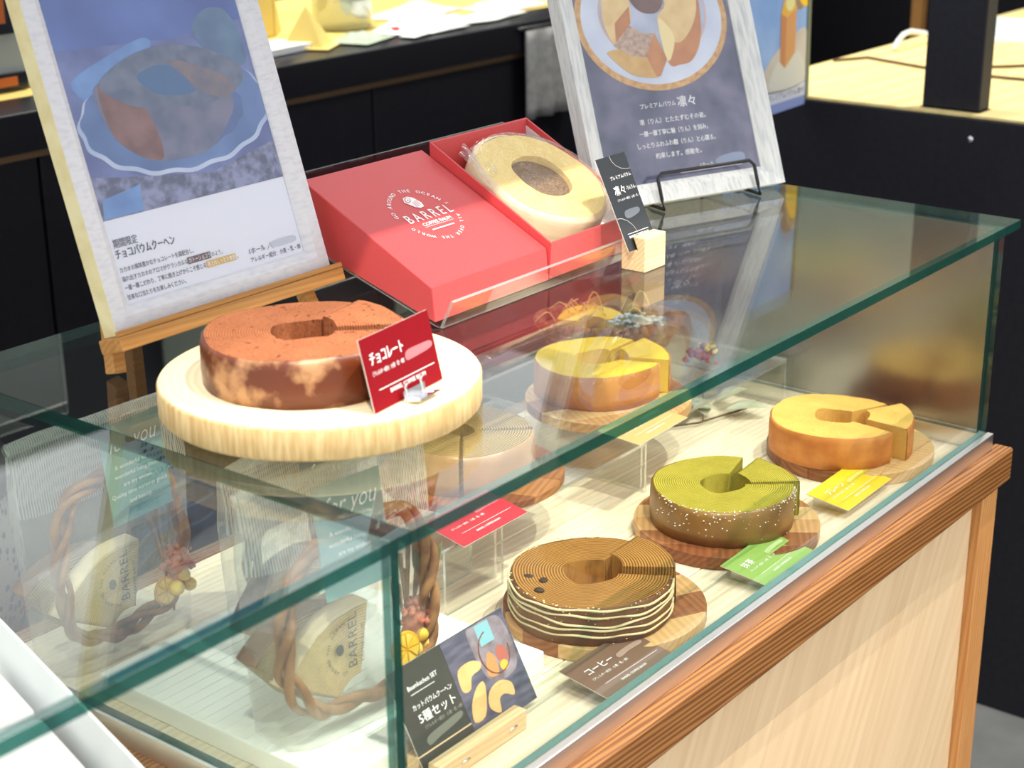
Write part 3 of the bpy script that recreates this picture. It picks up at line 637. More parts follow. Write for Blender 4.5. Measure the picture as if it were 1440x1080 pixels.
# red chocolate card with steel clip on the slab
t = card('dark red card lettered in white beside the chocolate cake', (-0.947, 0.1005, CZ + 0.0005), 1.33, 0.114, 0.0905, 0.0565, M['redcard'])
text('チョコレート', 0.0112, M['ink'], t, 0.0075, 0.0350, 0.0004, bold=0.02, width=0.042)
text(ALG, 0.0040, M['ink'], t, 0.0060, 0.0265, 0.0004, bold=0.012, width=0.040)
flat(smooth_poly([(51, 27), (62, 26.5), (84, 28), (85, 33), (70, 34), (53, 33.5)], 4), 0.0004, blurc('blur_dred', (190, 110, 116)), t, 'blurred_price')
bar(t, 11, 84, 15.2, 0.6, M['ink'])
text('BARREL COFFEE BAUM', 0.0046, M['ink'], t, 0.047, 0.0095, 0.0004, 'CENTER', bold=0.02)
k = thing('card_clip', 'small steel clip stand holding the dark red card', 'clip', mat=frame_m((-0.900, 0.1035, CZ + 0.0002), 1.33, 0.114))
for dx in (-0.010, 0.010):
    MB().tube([(dx, -0.0005, 0.012), (dx, 0.0, 0.0022), (dx, 0.004, 0.0016), (dx, 0.010, 0.0016), (dx, 0.0135, 0.004)], 0.0013, 8).build('prong', M['steel'], k)
MB().box(-0.014, 0.014, -0.0008, 0.0075, 0.0010, 0.0022).build('clip_plate', M['steel'], k)
MB().box(-0.014, 0.014, -0.0006, 0.0004, 0.0025, 0.016).build('base_plate', M['steel'], k)

# black card in a beech block
blk = thing('wood_block', 'small slotted beech block holding the black card', 'card holder', (-0.4115, 0.2185, ZT + 0.0004))
BW, BD, BH = 0.019, 0.0145, 0.036
MB().prism_x([(-BD, 0), (BD, 0), (BD, BH), (0.0078, BH), (0.0005, BH - 0.014), (-0.005, BH - 0.014), (0.0012, BH), (-BD, BH)], -BW, BW).build('block', M['beech'], blk, 0.0012)
t = card('tall black card lettered 凛々 leaning in a beech block', (-0.4420, 0.2160, ZT + 0.0230), 1.12, 0.0, 0.0515, 0.098, M['blackcard'])
text('プレミアムバウム', 0.0046, M['ink'], t, 0.012, 0.0735, 0.0004, bold=0.015)
text('凛々', 0.0105, M['ink'], t, 0.011, 0.0580, 0.0004, bold=0.01)
text('-りんりん-', 0.0050, M['ink'], t, 0.0325, 0.0600, 0.0004, bold=0.012, width=0.0165)
text(ALG, 0.0029, M['ink'], t, 0.010, 0.0510, 0.0004, bold=0.01)
flat(smooth_poly([(15, 34), (22, 32), (40, 35), (41, 40), (30, 41), (17, 40)], 4), 0.0004, blurc('blur_black', (104, 110, 118)), t, 'blurred_price')
bar(t, 8, 45, 17, 0.5, M['ink'])
text('BARREL COFFEE BAUM', 0.0034, M['ink'], t, 0.0265, 0.0125, 0.0004, 'CENTER', bold=0.02)
def curve_line(t, pts, r, mt, name='printed_line'):
    MB().tube([(x / 1000, y / 1000, 0.0003) for x, y in pts], r, 4).build(name, mt, t)
curve_line(t, [(24, 98), (25, 92), (29, 87), (36, 83), (44, 81), (51, 80.5)], 0.0002, M['ink']); curve_line(t, [(0.5, 35), (8, 34), (16, 30), (22, 24), (25, 18)], 0.0002, M['ink'])

# ================================================================ photo frames
def bars(t, W, H, bw, th, mats, lip=0.0, rise=0.0):
    """four mitred frame bars; the face may rise towards the outer edge; outer sides use the second material"""
    o_ = [(0, 0), (W, 0), (W, H), (0, H)]; i_ = [(bw, bw), (W - bw, bw), (W - bw, H - bw), (bw, H - bw)]; l_ = [(bw * .62, bw * .62), (W - bw * .62, bw * .62), (W - bw * .62, H - bw * .62), (bw * .62, H - bw * .62)]
    for q in range(4):
        a, b = q, (q + 1) % 4
        pts = [(*o_[a], -th), (*o_[b], -th), (*i_[b], -th), (*i_[a], -th), (*o_[a], rise), (*o_[b], rise), (*l_[b], 0.001), (*l_[a], 0.001), (*i_[b], -lip), (*i_[a], -lip)]
        MB().add(pts, [(3, 2, 1, 0), (4, 5, 6, 7), (7, 6, 8, 9), (0, 1, 5, 4), (9, 8, 2, 3), (1, 2, 8, 6, 5), (3, 0, 4, 7, 9)], [0, 0, 0, 1, 0, 0, 0]).build('frame_bar', mats, t)
PA = (-0.966, 0.368, 0.302)
fa = thing('picture_frame', 'whitewashed framed poster of a chocolate ring cake on a wooden easel', 'picture frame', mat=frame_m(PA, 1.26))
bars(fa, 0.2525, 0.340, 0.022, 0.018, [M['limewash'], M['cream']], lip=0.005)
mm_ = lambda *p: p
navy = plain('printed_slate_blue', s2l(66, 84, 146), 0.5, c2=s2l(106, 122, 178), scale=26, detail=8, lo=0.38, hi=0.66)
navy2 = plain('printed_slate_grey', s2l(66, 72, 108), 0.5, c2=s2l(132, 138, 176), scale=90, detail=8, lo=0.4, hi=0.62)
skyb = plain('printed_light_blue', s2l(104, 148, 206), 0.5, c2=s2l(78, 122, 184), scale=30)
pwhite = plain('printed_pale', s2l(226, 228, 240), 0.5)
pa = MB().box(0.021, 0.2315, 0.021, 0.319, -0.014, -0.0062).build('poster', pwhite, fa)
ZP = -0.0060
flat([(21.5, 93), (231, 93.5), (231, 318.5), (21.5, 318.5)], ZP, navy, pa, 'printed_background')
flat([(21.5, 235), (150, 232), (231, 240), (231, 318.5), (21.5, 318.5)], ZP + 0.0001, plain('printed_deep_blue', s2l(50, 80, 156), 0.5, c2=s2l(76, 110, 184), scale=12), pa, 'printed_backdrop')
flat(smooth_poly([(30, 208), (70, 224), (115, 236), (120, 226), (80, 205), (45, 190)], 4), ZP + 0.0002, skyb, pa, 'printed_blue_patch')
flat([(21.5, 93), (231, 93.5), (231, 128), (150, 112), (60, 124), (21.5, 130)], ZP + 0.0002, navy2, pa, 'printed_tabletop')
flat([(24, 94), (66, 94), (70, 116), (28, 110)], ZP + 0.0003, skyb, pa, 'printed_blue_patch')  # pale cyan reflection on the glazing, painted into the print
flat(smooth_poly([(172, 236), (190, 252), (214, 250), (225, 225), (222, 200), (190, 206)], 5), ZP + 0.0003, plain('printed_teal_cup', s2l(86, 126, 158), 0.5, c2=s2l(60, 96, 140), scale=30), pa, 'printed_cup')
def scallop(k, dy=0.0): return [(min(230.4, max(22, 131 + (107 * k + 1.4 * math.sin(15 * a)) * math.cos(a))), 166 + dy + (49 * k + 1.2 * math.sin(15 * a)) * math.sin(a)) for a in [2 * PI * i / 150 for i in range(150)]]
flat(scallop(1.0), ZP + 0.0004, plain('printed_plate_rim', s2l(206, 216, 236), 0.5, c2=s2l(150, 170, 208), scale=9), pa, 'printed_plate')
flat(scallop(0.965, 2.2), ZP + 0.0005, plain('printed_plate_well', s2l(50, 88, 148), 0.5, c2=s2l(92, 126, 182), scale=14), pa, 'printed_plate')
flat(scallop(0.70, 1.0), ZP + 0.00055, plain('printed_plate_shadow', s2l(44, 74, 130), 0.5, c2=s2l(66, 100, 158), scale=18), pa, 'printed_plate')
cakeA = plain('printed_cake_side', s2l(104, 58, 60), 0.5, c2=s2l(140, 96, 94), scale=46)
cakeA2 = plain('printed_cake_reflection', s2l(72, 86, 122), 0.5, c2=s2l(112, 112, 140), scale=40)  # bluish glazing reflection over the brown cake, put into the print colour
flat(smooth_poly([(56, 204), (55, 165), (74, 141), (104, 130), (150, 131), (176, 145), (196, 172), (150, 190)], 6), ZP + 0.0006, cakeA2, pa, 'printed_cake_side')
flat(smooth_poly([(56, 204), (55, 165), (74, 142), (100, 132), (104, 150), (96, 180), (76, 190)], 5), ZP + 0.0007, cakeA, pa, 'printed_cake_side')
flat(smooth_poly([(57, 203), (94, 222), (139, 227), (184, 217), (215, 198), (206, 180), (168, 172), (105, 176), (74, 186)], 6), ZP + 0.0008, plain('printed_cake_top', s2l(70, 88, 120), 0.5, c2=s2l(106, 116, 142), scale=60), pa, 'printed_cake_top')  # blue-grey top carries the same painted reflection
flat(smooth_poly([(97, 203), (112, 210), (133, 210), (160, 199), (156, 184), (136, 183), (113, 188)], 6), ZP + 0.0009, plain('printed_hole', s2l(44, 96, 146), 0.5), pa, 'printed_cake_hole')
flat(smooth_poly([(134, 213), (157, 209), (200, 188), (190, 173), (160, 184), (150, 196)], 4), ZP + 0.0010, plain('printed_wedge', s2l(126, 108, 112), 0.5, c2=s2l(96, 96, 118), scale=70), pa, 'printed_cake_slice')
ZL = ZP + 0.0003
text('期間限定', 0.0082, M['inkdark'], pa, 0.0255, 0.0698, ZL, bold=0.008, width=0.0255)
text('チョコバウムクーヘン', 0.0092, M['inkdark'], pa, 0.0245, 0.0605, ZL, bold=0.02, width=0.0640)
for s, y, w_ in (('カカオの風味豊かなチョコレートを高配合し、', 0.0488, 0.081), ('一層一層こだわり、丁寧に焼き上げからこそ感じる', 0.0335, 0.090), ('溢れ出すカカオのアロマがクラシカルな', 0.0411, 0.072), ('甘美な口当たりをお楽しみください。', 0.0255, 0.064)):
    text(s, 0.0050, M['inkdark'], pa, 0.0245, y, ZL, width=w_, bold=0.008)
flat([(96.5, 40), (123, 40), (123, 46), (96.5, 46)], ZL, plain('highlight_maroon', s2l(86, 44, 56), 0.5), pa, 'highlight_bar'); text('ガトーショコラ', 0.0048, M['ink'], pa, 0.0975, 0.0413, ZL + 0.0002, width=0.0245); text('のよう。', 0.005, M['inkdark'], pa, 0.1238, 0.0411, ZL, width=0.0125)
flat([(115.5, 32.4), (150, 32.4), (150, 38.4), (115.5, 38.4)], ZL, plain('highlight_gold', s2l(206, 166, 70), 0.5), pa, 'highlight_bar'); text('極上のしっとり食感', 0.0048, M['ink'], pa, 0.1165, 0.0337, ZL + 0.0002, width=0.0325); text('。', 0.005, M['inkdark'], pa, 0.151, 0.0335, ZL)
text('1ホール ／', 0.0062, M['inkdark'], pa, 0.1655, 0.0338, ZL, width=0.027, bold=0.01)
flat(smooth_poly([(195, 34), (210, 33.5), (224, 34), (224, 39), (208, 40), (195, 39)], 4), ZL, plain('blur_white', s2l(190, 194, 206), 0.7), pa, 'blurred_price')
text('アレルギー成分：小麦・乳・卵', 0.0052, M['inkdark'], pa, 0.1655, 0.0262, ZL, width=0.062, bold=0.008)
MB().box(0.0215, 0.231, 0.0215, 0.3185, -0.0044, -0.0036).build('glazing', thin('frame_glazing', (0.99, 0.995, 1.0), 0.04), fa)

# wooden easel carrying the frame
ez = thing('easel', 'small wooden tabletop easel under the chocolate cake poster', 'easel', (-0.965, 0.35, ZT + 0.0004))
E0 = Vector((-0.965, 0.35, ZT + 0.0004))
def ebar(name, a, b, wx, wy):
    a, b = Vector(a) - E0, Vector(b) - E0; d = (b - a).normalized(); x = Vector((1, 0, 0)); x = (x - d * x.dot(d)).normalized(); y = d.cross(x)
    p = []
    for c in (a, b):
        for sx, sy in ((-1, -1), (1, -1), (1, 1), (-1, 1)): p.append(c + x * sx * wx / 2 + y * sy * wy / 2)
    return MB().hexa(p).build(name, M['easel'], ez, 0.0012)
def onA(u, v, n): 
    c, s = math.cos(1.26), math.sin(1.26); return (PA[0] + u, PA[1] + v * c - n * s, PA[2] + v * s + n * c)
# ledge in front of and below the frame
lp = [onA(-0.006, -0.013, -0.020), onA(0.2585, -0.013, -0.020), onA(0.2585, -0.0005, -0.020), onA(-0.006, -0.0005, -0.020), onA(-0.006, -0.013, 0.010), onA(0.2585, -0.013, 0.010), onA(0.2585, -0.0005, 0.010), onA(-0.006, -0.0005, 0.010)]
MB().hexa([tuple(Vector(q) - E0) for q in lp]).build('ledge', M['easel'], ez, 0.0015)
lp = [onA(-0.006, -0.0005, 0.0055), onA(0.2585, -0.0005, 0.0055), onA(0.2585, 0.004, 0.0055), onA(-0.006, 0.004, 0.0055), onA(-0.006, -0.0005, 0.010), onA(0.2585, -0.0005, 0.010), onA(0.2585, 0.004, 0.010), onA(-0.006, 0.004, 0.010)]
MB().hexa([tuple(Vector(q) - E0) for q in lp]).build('lip', M['easel'], ez, 0.0008)
def foot(u, n=-0.030):
    q = onA(u, 0.0, n); f_ = 0.18
    return q
for u0, u1 in ((0.012, 0.075), (0.238, 0.178)):
    top = onA(u1, 0.30, -0.028); bot = onA(u0, -0.014, -0.028); dv = (Vector(bot) - Vector(top)).normalized(); k_ = (ZT + 0.0035 - bot[2]) / dv.z
    ebar('leg', tuple(Vector(bot) + dv * k_), top, 0.013, 0.013)
ebar('rear_leg', (-0.84, 0.509, ZT + 0.0035), onA(0.1263, 0.285, -0.044), 0.013, 0.013)
ebar('crossbar', onA(0.045, 0.15, -0.0405), onA(0.205, 0.15, -0.0405), 0.010, 0.010)

# poster B
PB = (-0.276, 0.369, 0.2685)
YB = -0.354
fb = thing('picture_frame', 'grey-white framed poster of a sliced cake on a gold-rimmed plate', 'picture frame', mat=frame_m(PB, 1.2, YB))
bars(fb, 0.272, 0.360, 0.0245, 0.020, [M['limewash_b'], M['limewash_b']], lip=0.006, rise=0.004)
slate = plain('printed_slate', s2l(58, 66, 96), 0.5, c2=s2l(122, 118, 144), scale=22, detail=9, lo=0.36, hi=0.70)
pb = MB().box(0.0235, 0.2485, 0.0235, 0.3365, -0.016, -0.0082).build('poster', slate, fb)
ZP = -0.0080
pc = (133, 216)
flat(ellipse(*pc, 109, 86, 72), ZP, plain('printed_gold_rim', s2l(196, 138, 72), 0.4, c2=s2l(222, 176, 110), scale=130), pb, 'printed_plate_rim')
flat(ellipse(*pc, 101, 78.5, 72), ZP + 0.0001, plain('printed_plate_white', s2l(196, 204, 224), 0.5, c2=s2l(222, 226, 238), scale=12), pb, 'printed_plate')
flat(ellipse(pc[0] + 2, pc[1] + 6, 78, 58, 60), ZP + 0.0002, plain('printed_plate_ring', s2l(216, 176, 160), 0.5), pb, 'printed_plate_ring')
flat(ellipse(pc[0] + 2, pc[1] + 7, 76, 56, 60), ZP + 0.0003, plain('printed_plate_centre', s2l(150, 158, 184), 0.5, c2=s2l(196, 202, 220), scale=14), pb, 'printed_plate')
cakeB = plain('printed_sponge', s2l(226, 190, 128), 0.5, c2=s2l(238, 206, 146), scale=60)
sideB = plain('printed_orange_side', s2l(190, 118, 66), 0.5, c2=s2l(206, 138, 80), scale=50)
flat(smooth_poly([(140, 214), (158, 236), (150, 262), (190, 280), (204, 240), (198, 190), (180, 163), (160, 158), (143, 162)], 5), ZP + 0.0004, sideB, pb, 'printed_cake_side')
flat(smooth_poly([(139, 214), (154, 232), (150, 270), (196, 280), (201, 232), (186, 200), (160, 184)], 4), ZP + 0.0005, cakeB, pb, 'printed_cake_top')
flat(smooth_poly([(142, 163), (139, 213), (152, 205), (158, 186)], 3), ZP + 0.0006, plain('printed_cut_face', s2l(244, 222, 160), 0.5), pb, 'printed_cut_face')
flat(smooth_poly([(66, 250), (62, 216), (72, 189), (84, 196), (100, 213), (104, 240), (104, 290), (70, 290)], 4), ZP + 0.0004, cakeB, pb, 'printed_cake_top')
flat([(74, 190), (78, 214), (102, 232), (100, 212)], ZP + 0.0005, sideB, pb, 'printed_cut_face')
flat(smooth_poly([(62, 182), (62, 176), (78, 160), (94, 150), (124, 146), (130, 158), (116, 190), (98, 186)], 4), ZP + 0.0006, plain('printed_slice_front', s2l(220, 178, 108), 0.5, c2=s2l(206, 158, 86), scale=60), pb, 'printed_slice')
flat([(70, 188), (97, 210), (114, 199), (131, 198), (113, 171), (92, 174)], ZP + 0.0007, plain('printed_slice_top', s2l(168, 132, 116), 0.5, c2=s2l(206, 176, 152), scale=160), pb, 'printed_slice')
flat([(113, 172), (131, 198), (142, 166), (128, 147), (122, 147)], ZP + 0.0007, sideB, pb, 'printed_slice')
flat(smooth_poly([(104, 240), (104, 262), (126, 276), (150, 262), (152, 236), (140, 222), (118, 224)], 4), ZP + 0.0006, plain('printed_cake_hollow', s2l(106, 70, 70), 0.5, c2=s2l(128, 88, 80), scale=60), pb, 'printed_hollow')
text('プレミアムバウム', 0.0066, M['ink'], pb, 0.0895, 0.1115, ZP + 0.0002, bold=0.01, width=0.0515)
text('凛々', 0.0140, M['ink'], pb, 0.1440, 0.1095, ZP + 0.0002, bold=0.01, width=0.0265)
for s, x, y, w_ in (('凛（りん）とたたずむその姿。', .0850, .0930, .0965), ('一層一層丁寧に輪（りん）を刻み。', .0815, .0793, .1000), ('しっとりふわふわ翻（りん）と心躍る。', .0745, .0655, .1140), ('約束します。感動を。', .0985, .0520, .0670)):
    text(s, 0.0072, M['ink'], pb, x, y, ZP + 0.0002, bold=0.012, width=w_)
text('1ホール', 0.0062, M['ink'], pb, 0.1590, 0.0345, ZP + 0.0002, bold=0.01, width=0.020)
flat(smooth_poly([(185, 36), (200, 35), (226, 35), (226, 45), (206, 46), (186, 42)], 4), ZP + 0.0002, plain('blur_blue', s2l(140, 152, 180), 0.7), pb, 'blurred_price')
bar(pb, 129, 222, 31.2, 0.6, M['ink'], ZP + 0.0002)
MB().box(0.0235, 0.2485, 0.0235, 0.3365, -0.0062, -0.0054).build('glazing', thin('frame_glazing_b', (0.99, 0.995, 1.0), 0.04), fb)
# black wire stand for poster B
ws = thing('wire_stand', 'black bent wire stand gripping the bottom of the cake plate poster', 'stand', mat=frame_m((PB[0], PB[1], PB[2]), 1.2, YB))
def wl(u, v, n): return (u, v, n)
gz = -(PB[2] - ZT) + 0.0030           # glass level below the frame's bottom edge, along world z
s12, c12 = math.sin(1.2), math.cos(1.2)
def ground(u, n):                       # point on the glass at width u, n along the frame normal's ground direction
    # world offset: horizontal depth d = -n, height gz -> local y, z
    d = -n; return (u, d * c12 + gz * s12, -d * s12 + gz * c12)
xl, xr = 0.083, 0.226
lo = []
lo = [ground(xl, -0.10), ground(xl, 0.012), (xl, 0.002, 0.0090), (xl, 0.026, 0.0090), (xl + 0.006, 0.032, 0.0090), (xr - 0.006, 0.032, 0.0090), (xr, 0.026, 0.0090), (xr, 0.002, 0.0090), ground(xr, 0.012), ground(xr, -0.10)]
MB().tube(lo, 0.0022, 8).build('front_wire', M['wire'], ws)
MB().tube([ground(xl, -0.10), (xl + 0.01, 0.16, -0.0235), (xr - 0.01, 0.16, -0.0235), ground(xr, -0.10)], 0.0022, 8).build('back_wire', M['wire'], ws)

# poster C at the end of the right counter
PC = (0.462, 0.640, 0.215)
fc = thing('hanging_poster', 'blurred blue poster of a cake slice and lemon beside the right counter', 'poster', mat=frame_m(PC, PI / 2 - 0.02, 0.04))
sh = MB().box(0, 0.268, 0, 0.42, -0.004, 0).build('sheet', plain('printed_sky', s2l(112, 156, 220), 0.5, c2=s2l(150, 184, 232), scale=8), fc)
MB().box(0.2683, 0.279, 0, 0.42, -0.006, 0.002).build('side_strip', plain('olive_strip', s2l(112, 120, 96), 0.6), fc)
flat([(0, 0), (268, 0), (268, 24), (0, 18)], 0.0003, plain('printed_lilac', s2l(140, 156, 208), 0.5), sh, 'printed_band')
flat([(0, 16), (268, 16), (268, 38), (0, 38)], 0.0004, plain('printed_lightband', s2l(206, 210, 226), 0.5), sh, 'printed_band')
text('プレミアムバウム凛々', 0.011, M['inkdark'], sh, 0.130, 0.0225, 0.0006, width=0.13)
flat(smooth_poly([(100, 40), (140, 90), (210, 118), (267, 124), (267, 40)], 4), 0.0004, plain('printed_plate_c', s2l(188, 180, 172), 0.5, c2=s2l(214, 206, 196), scale=12), sh, 'printed_plate')
flat(smooth_poly([(140, 40), (160, 80), (215, 95), (255, 80), (258, 40)], 4), 0.0005, plain('printed_plate_c2', s2l(206, 206, 198), 0.5), sh, 'printed_plate')
flat([(172, 82), (190, 70), (192, 152), (172, 160)], 0.0006, plain('printed_cake_c1', s2l(188, 122, 76), 0.5), sh, 'printed_slice')
flat([(190, 70), (226, 92), (228, 164), (192, 152)], 0.0006, plain('printed_cake_c2', s2l(206, 146, 92), 0.5), sh, 'printed_slice')
flat([(172, 160), (192, 152), (228, 164), (216, 182), (180, 180)], 0.0007, plain('printed_cake_c3', s2l(222, 170, 60), 0.5), sh, 'printed_slice')
flat(ellipse(204, 176, 17, 15), 0.0008, plain('printed_cream_c', s2l(220, 216, 150), 0.5), sh, 'printed_cream')
flat([p for p in ellipse(240, 235, 42, 75) if p[0] < 268], 0.0005, plain('printed_bowl_c', s2l(150, 118, 92), 0.5), sh, 'printed_bowl')
flat([(min(267.5, p[0]), p[1]) for p in ellipse(262, 225, 40, 62)], 0.0006, plain('printed_lemon_c', s2l(246, 196, 0), 0.5), sh, 'printed_lemon')
st = MB().box(0.10, 0.115, -PC[2] - Z0 + 0.012, 0.4, -0.016, -0.0065).build('stand_pole', M['wire'], fc)
MB().box(0.0, 0.22, -PC[2] - Z0 + 0.004, -PC[2] - Z0 + 0.012, -0.16, 0.12).build('stand_foot', M['wire'], fc)

# ================================================================ red gift boxes on a clear sloped stand
def loc_pts(t, pts):
    inv = t.matrix_world.inverted(); return [tuple(inv @ Vector((p[0], p[1], p[2] + Z0))) for p in pts]
TL = math.radians(26.3)
lid = thing('gift_box', 'closed red gift box with white BARREL logo on a sloped stand', 'gift box', mat=frame_m((-0.694, 0.261, 0.297), TL))
x0, x1 = -0.694, -0.5205
pz = lambda Y: 0.297 + (Y - 0.261) * math.tan(TL)
bzz = lambda Y: 0.2642 + (Y - 0.256) * 0.298
MB().hexa(loc_pts(lid, [(x0, 0.258, bzz(.258)), (x1, 0.258, bzz(.258)), (x1, 0.421, bzz(.421)), (x0, 0.421, bzz(.421)), (x0, 0.261, pz(.261)), (x1, 0.261, pz(.261)), (x1, 0.420, pz(.420)), (x0, 0.420, pz(.420))])).build('lid', M['red'], lid, 0.0010)
IK = M['ink']
arc_text('GO AROUND THE OCEAN', 0.0865, 0.0905, 0.0345, 172, 22, 0.0064, IK, lid, z=0.0006, bold=0.02)
arc_text('ALL OVER THE WORLD', 0.0865, 0.0885, 0.0345, -20, -158, 0.0056, IK, lid, z=0.0006, bold=0.01)
text('BARREL', 0.0175, IK, lid, 0.0565, 0.0825, 0.0006, bold=0.010, spacing=1.5, width=0.064)
text('TM', 0.0035, IK, lid, 0.1215, 0.0945, 0.0006)
text('COFFEE BAUM', 0.0062, IK, lid, 0.0685, 0.0745, 0.0006, bold=0.02, width=0.041)
flat([(68, 72.6), (110, 72.6), (110, 73.0), (68, 73.0)], 0.0006, IK, lid, 'printed_line'); flat([(73, 66.6), (105, 66.6), (105, 68.2), (73, 68.2)], 0.0006, IK, lid, 'printed_line')
# barrel emblem: a tilted barrel of two ellipses and staves
flat([(78, 112), (82, 118), (89, 118.5), (94, 115), (97, 106), (95, 100), (89, 99), (84, 102)], 0.0006, IK, lid, 'barrel_emblem')
flat(ellipse(84.5, 113.5, 4.6, 3.2, 24, rot=35), 0.0008, M['red'], lid, 'barrel_emblem'); flat(ellipse(84.5, 113.5, 3.6, 2.3, 24, rot=35), 0.0009, IK, lid, 'barrel_emblem'); flat(ellipse(84.5, 113.5, 1.2, .8, 12), 0.0010, M['red'], lid, 'barrel_emblem')
for i in range(3): flat([(86 + 3 * i, 101 + i), (86.7 + 3 * i, 101 + i), (87.7 + 3 * i, 109 + i), (87 + 3 * i, 109 + i)], 0.0008, M['red'], lid, 'barrel_emblem')

TT = 0.489
tr = thing('gift_box', 'open red box showing a ring cake wrapped in clear film', 'gift box', mat=frame_m((-0.519, 0.256, 0.302), TT))
W_, D_ = 0.163, 0.176
topw = lambda u, v, n=0: (-0.519 + u, 0.256 + v * math.cos(TT) - n * math.sin(TT), 0.302 + v * math.sin(TT) + n * math.cos(TT))
botw = lambda u, Y: (-0.519 + u, Y, bzz(Y) + 0.0004)
def wall(u0, v0, u1, v1, y0, y1, ins):
    pass
O = [(0, 0), (W_, 0), (W_, D_), (0, D_)]; I = [(0.0025, 0.0025), (W_ - 0.0025, 0.0025), (W_ - 0.0025, D_ - 0.0025), (0.0025, D_ - 0.0025)]
YB0, YB1 = 0.2585, 0.408
def bt(u, v): return botw(u, YB0 + (YB1 - YB0) * v / D_)
b = MB()
for q in range(4):
    a, c = q, (q + 1) % 4
    b.hexa(loc_pts(tr, [bt(*O[a]), bt(*O[c]), bt(*I[c]), bt(*I[a]), topw(*O[a]), topw(*O[c]), topw(*I[c]), topw(*I[a])]))
b.build('tray_wall', M['red'], tr, 0.0004, 1)
b = MB(); f3 = lambda p, h: tuple(Vector(p) + Vector((0, 0, h)))
b.hexa(loc_pts(tr, [f3(bt(*q), 0.0004) for q in I] + [f3(bt(*q), 0.003) for q in I])); b.build('tray_floor', M['red'], tr)
b = MB(); J = [(0.0032, 0.0032), (W_ - 0.0032, 0.0032), (W_ - 0.0032, D_ - 0.0032), (0.0032, D_ - 0.0032)]; K = [(0.0042, 0.0042), (W_ - 0.0042, 0.0042), (W_ - 0.0042, D_ - 0.0042), (0.0042, D_ - 0.0042)]
for q in range(4):
    a, c = q, (q + 1) % 4
    b.hexa(loc_pts(tr, [f3(bt(*J[a]), .004), f3(bt(*J[c]), .004), f3(bt(*K[c]), .004), f3(bt(*K[a]), .004), topw(*J[a], -0.006), topw(*J[c], -0.006), topw(*K[c], -0.006), topw(*K[a], -0.006)]))
b.build('paper_liner', M['tissue'], tr)
b = MB(); b.hexa(loc_pts(tr, [f3(bt(*q), .0035) for q in K] + [f3(bt(*q), .0045) for q in K])); b.build('paper_liner', M['tissue'], tr)
# wrapped cake in the tray
wc = ring_cake('wrapped_baumkuchen', 'pale yellow ring cake wrapped in clear film inside the red box', 'cake', (0, 0), 0, 0, 360, 0.034, 0.0755, 0.030, crumb('pale_sponge', s2l(238, 204, 120), s2l(250, 226, 156), rings=150, amt=0.25), plain('cream_crust', s2l(244, 220, 178), 0.6), seed=9, topbev=0.005)
mw = frame_m((0, 0, 0), TT); mw.translation = Vector(topw(0.0835, 0.0855, -0.0265)) + Vector((0, 0, Z0)); wc.matrix_world = mw
b = MB()
def wf(u, v):
    a = 2 * PI * u; r = 0.080 * v; n = 0.0350 + 0.0015 * noise.noise((r * 60 * math.cos(a), r * 60 * math.sin(a), 3.3)) - (0.012 * max(0, v - 0.88) / 0.12)
    return (min(.076, max(-.076, r * math.cos(a) * 1.0)), r * math.sin(a), n)
b.grid(wf, 48, 16, 0, True, wrap_u=True); b.build('wrap_film', M['wrap'], wc)
b = MB(); b.lathe([(0.0332, 0.0005), (0.0332, 0.0235)], 40); b.build('hole_wall', plain('brown_core', s2l(112, 84, 56), 0.8, c2=s2l(146, 114, 80), scale=300), wc)
b = MB()
for k_ in range(5):
    pts = [(-0.055 - 0.004 * k_ + 0.003 * math.sin(j * 1.3 + k_), 0.020 + 0.012 * j - 0.002 * k_, 0.0315 + 0.003 * math.sin(j * 2.1 + k_)) for j in range(5)]; b.tube(pts, 0.0016, 5)
b.build('film_gather', M['wrap'], wc)

st = thing('acrylic_stand', 'clear sloped acrylic stand with front lip under the red boxes', 'stand', (-0.693, 0.250, ZT + 0.0004))
SX = 0.321; q0 = Vector((0.250, ZT + 0.0004))
def sp_(pts, faces, name): MB().prism_x([(y - q0.x, z - q0.y) for y, z in pts], 0, SX, faces).build(name, [M['acryl'], M['acryl_edge']], st)
sp_([(0.2535, ZT + .0006), (0.2575, ZT + .0006), (0.428, .3135), (0.427, .3160)], [1, 1, 0, 0, 1, 0], 'back_plate')
sp_([(0.2500, ZT + .0006), (0.2533, ZT + .0006), (0.2395, .2885), (0.2360, .2875)], [1, 1, 1, 0, 1, 0], 'front_lip')
sp_([(0.4285, ZT + .0006), (0.4325, ZT + .0006), (0.4325, .3795), (0.4285, .3795)], [1, 1, 1, 0, 1, 0], 'rear_support')

# ================================================================ wicker basket behind the yellow cake
bx, by = -0.142, 0.447
TH = math.atan2(-0.789, 0.614)
bk = thing('wicker_basket', 'oval brown wicker basket behind the yellow cake', 'basket', (bx, by, 0.0442), TH)
for k_ in range(6):
    t_ = k_ / 5; sc_ = 0.74 + 0.26 * t_
    pts = [(0.088 * sc_ * math.cos(a), 0.056 * sc_ * math.sin(a) + 0, 0.004 + 0.040 * t_ + 0.0016 * math.sin(9 * a + k_ * PI)) for a in [2 * PI * i / 54 for i in range(54)]]
    MB().tube(pts, 0.0042, 6, closed=True).build('weave_row', M['basket'], bk)
b = MB(); b.lathe([(0.0, 0.0), (0.72, 0.0), (0.72, 0.004), (0.0, 0.004)], 40, sm=False, ax=(0.088, 0.056)); b.build('base', M['basket'], bk)
n_ = 46          # wrapped rim: a rope of slanted turns
b = MB()
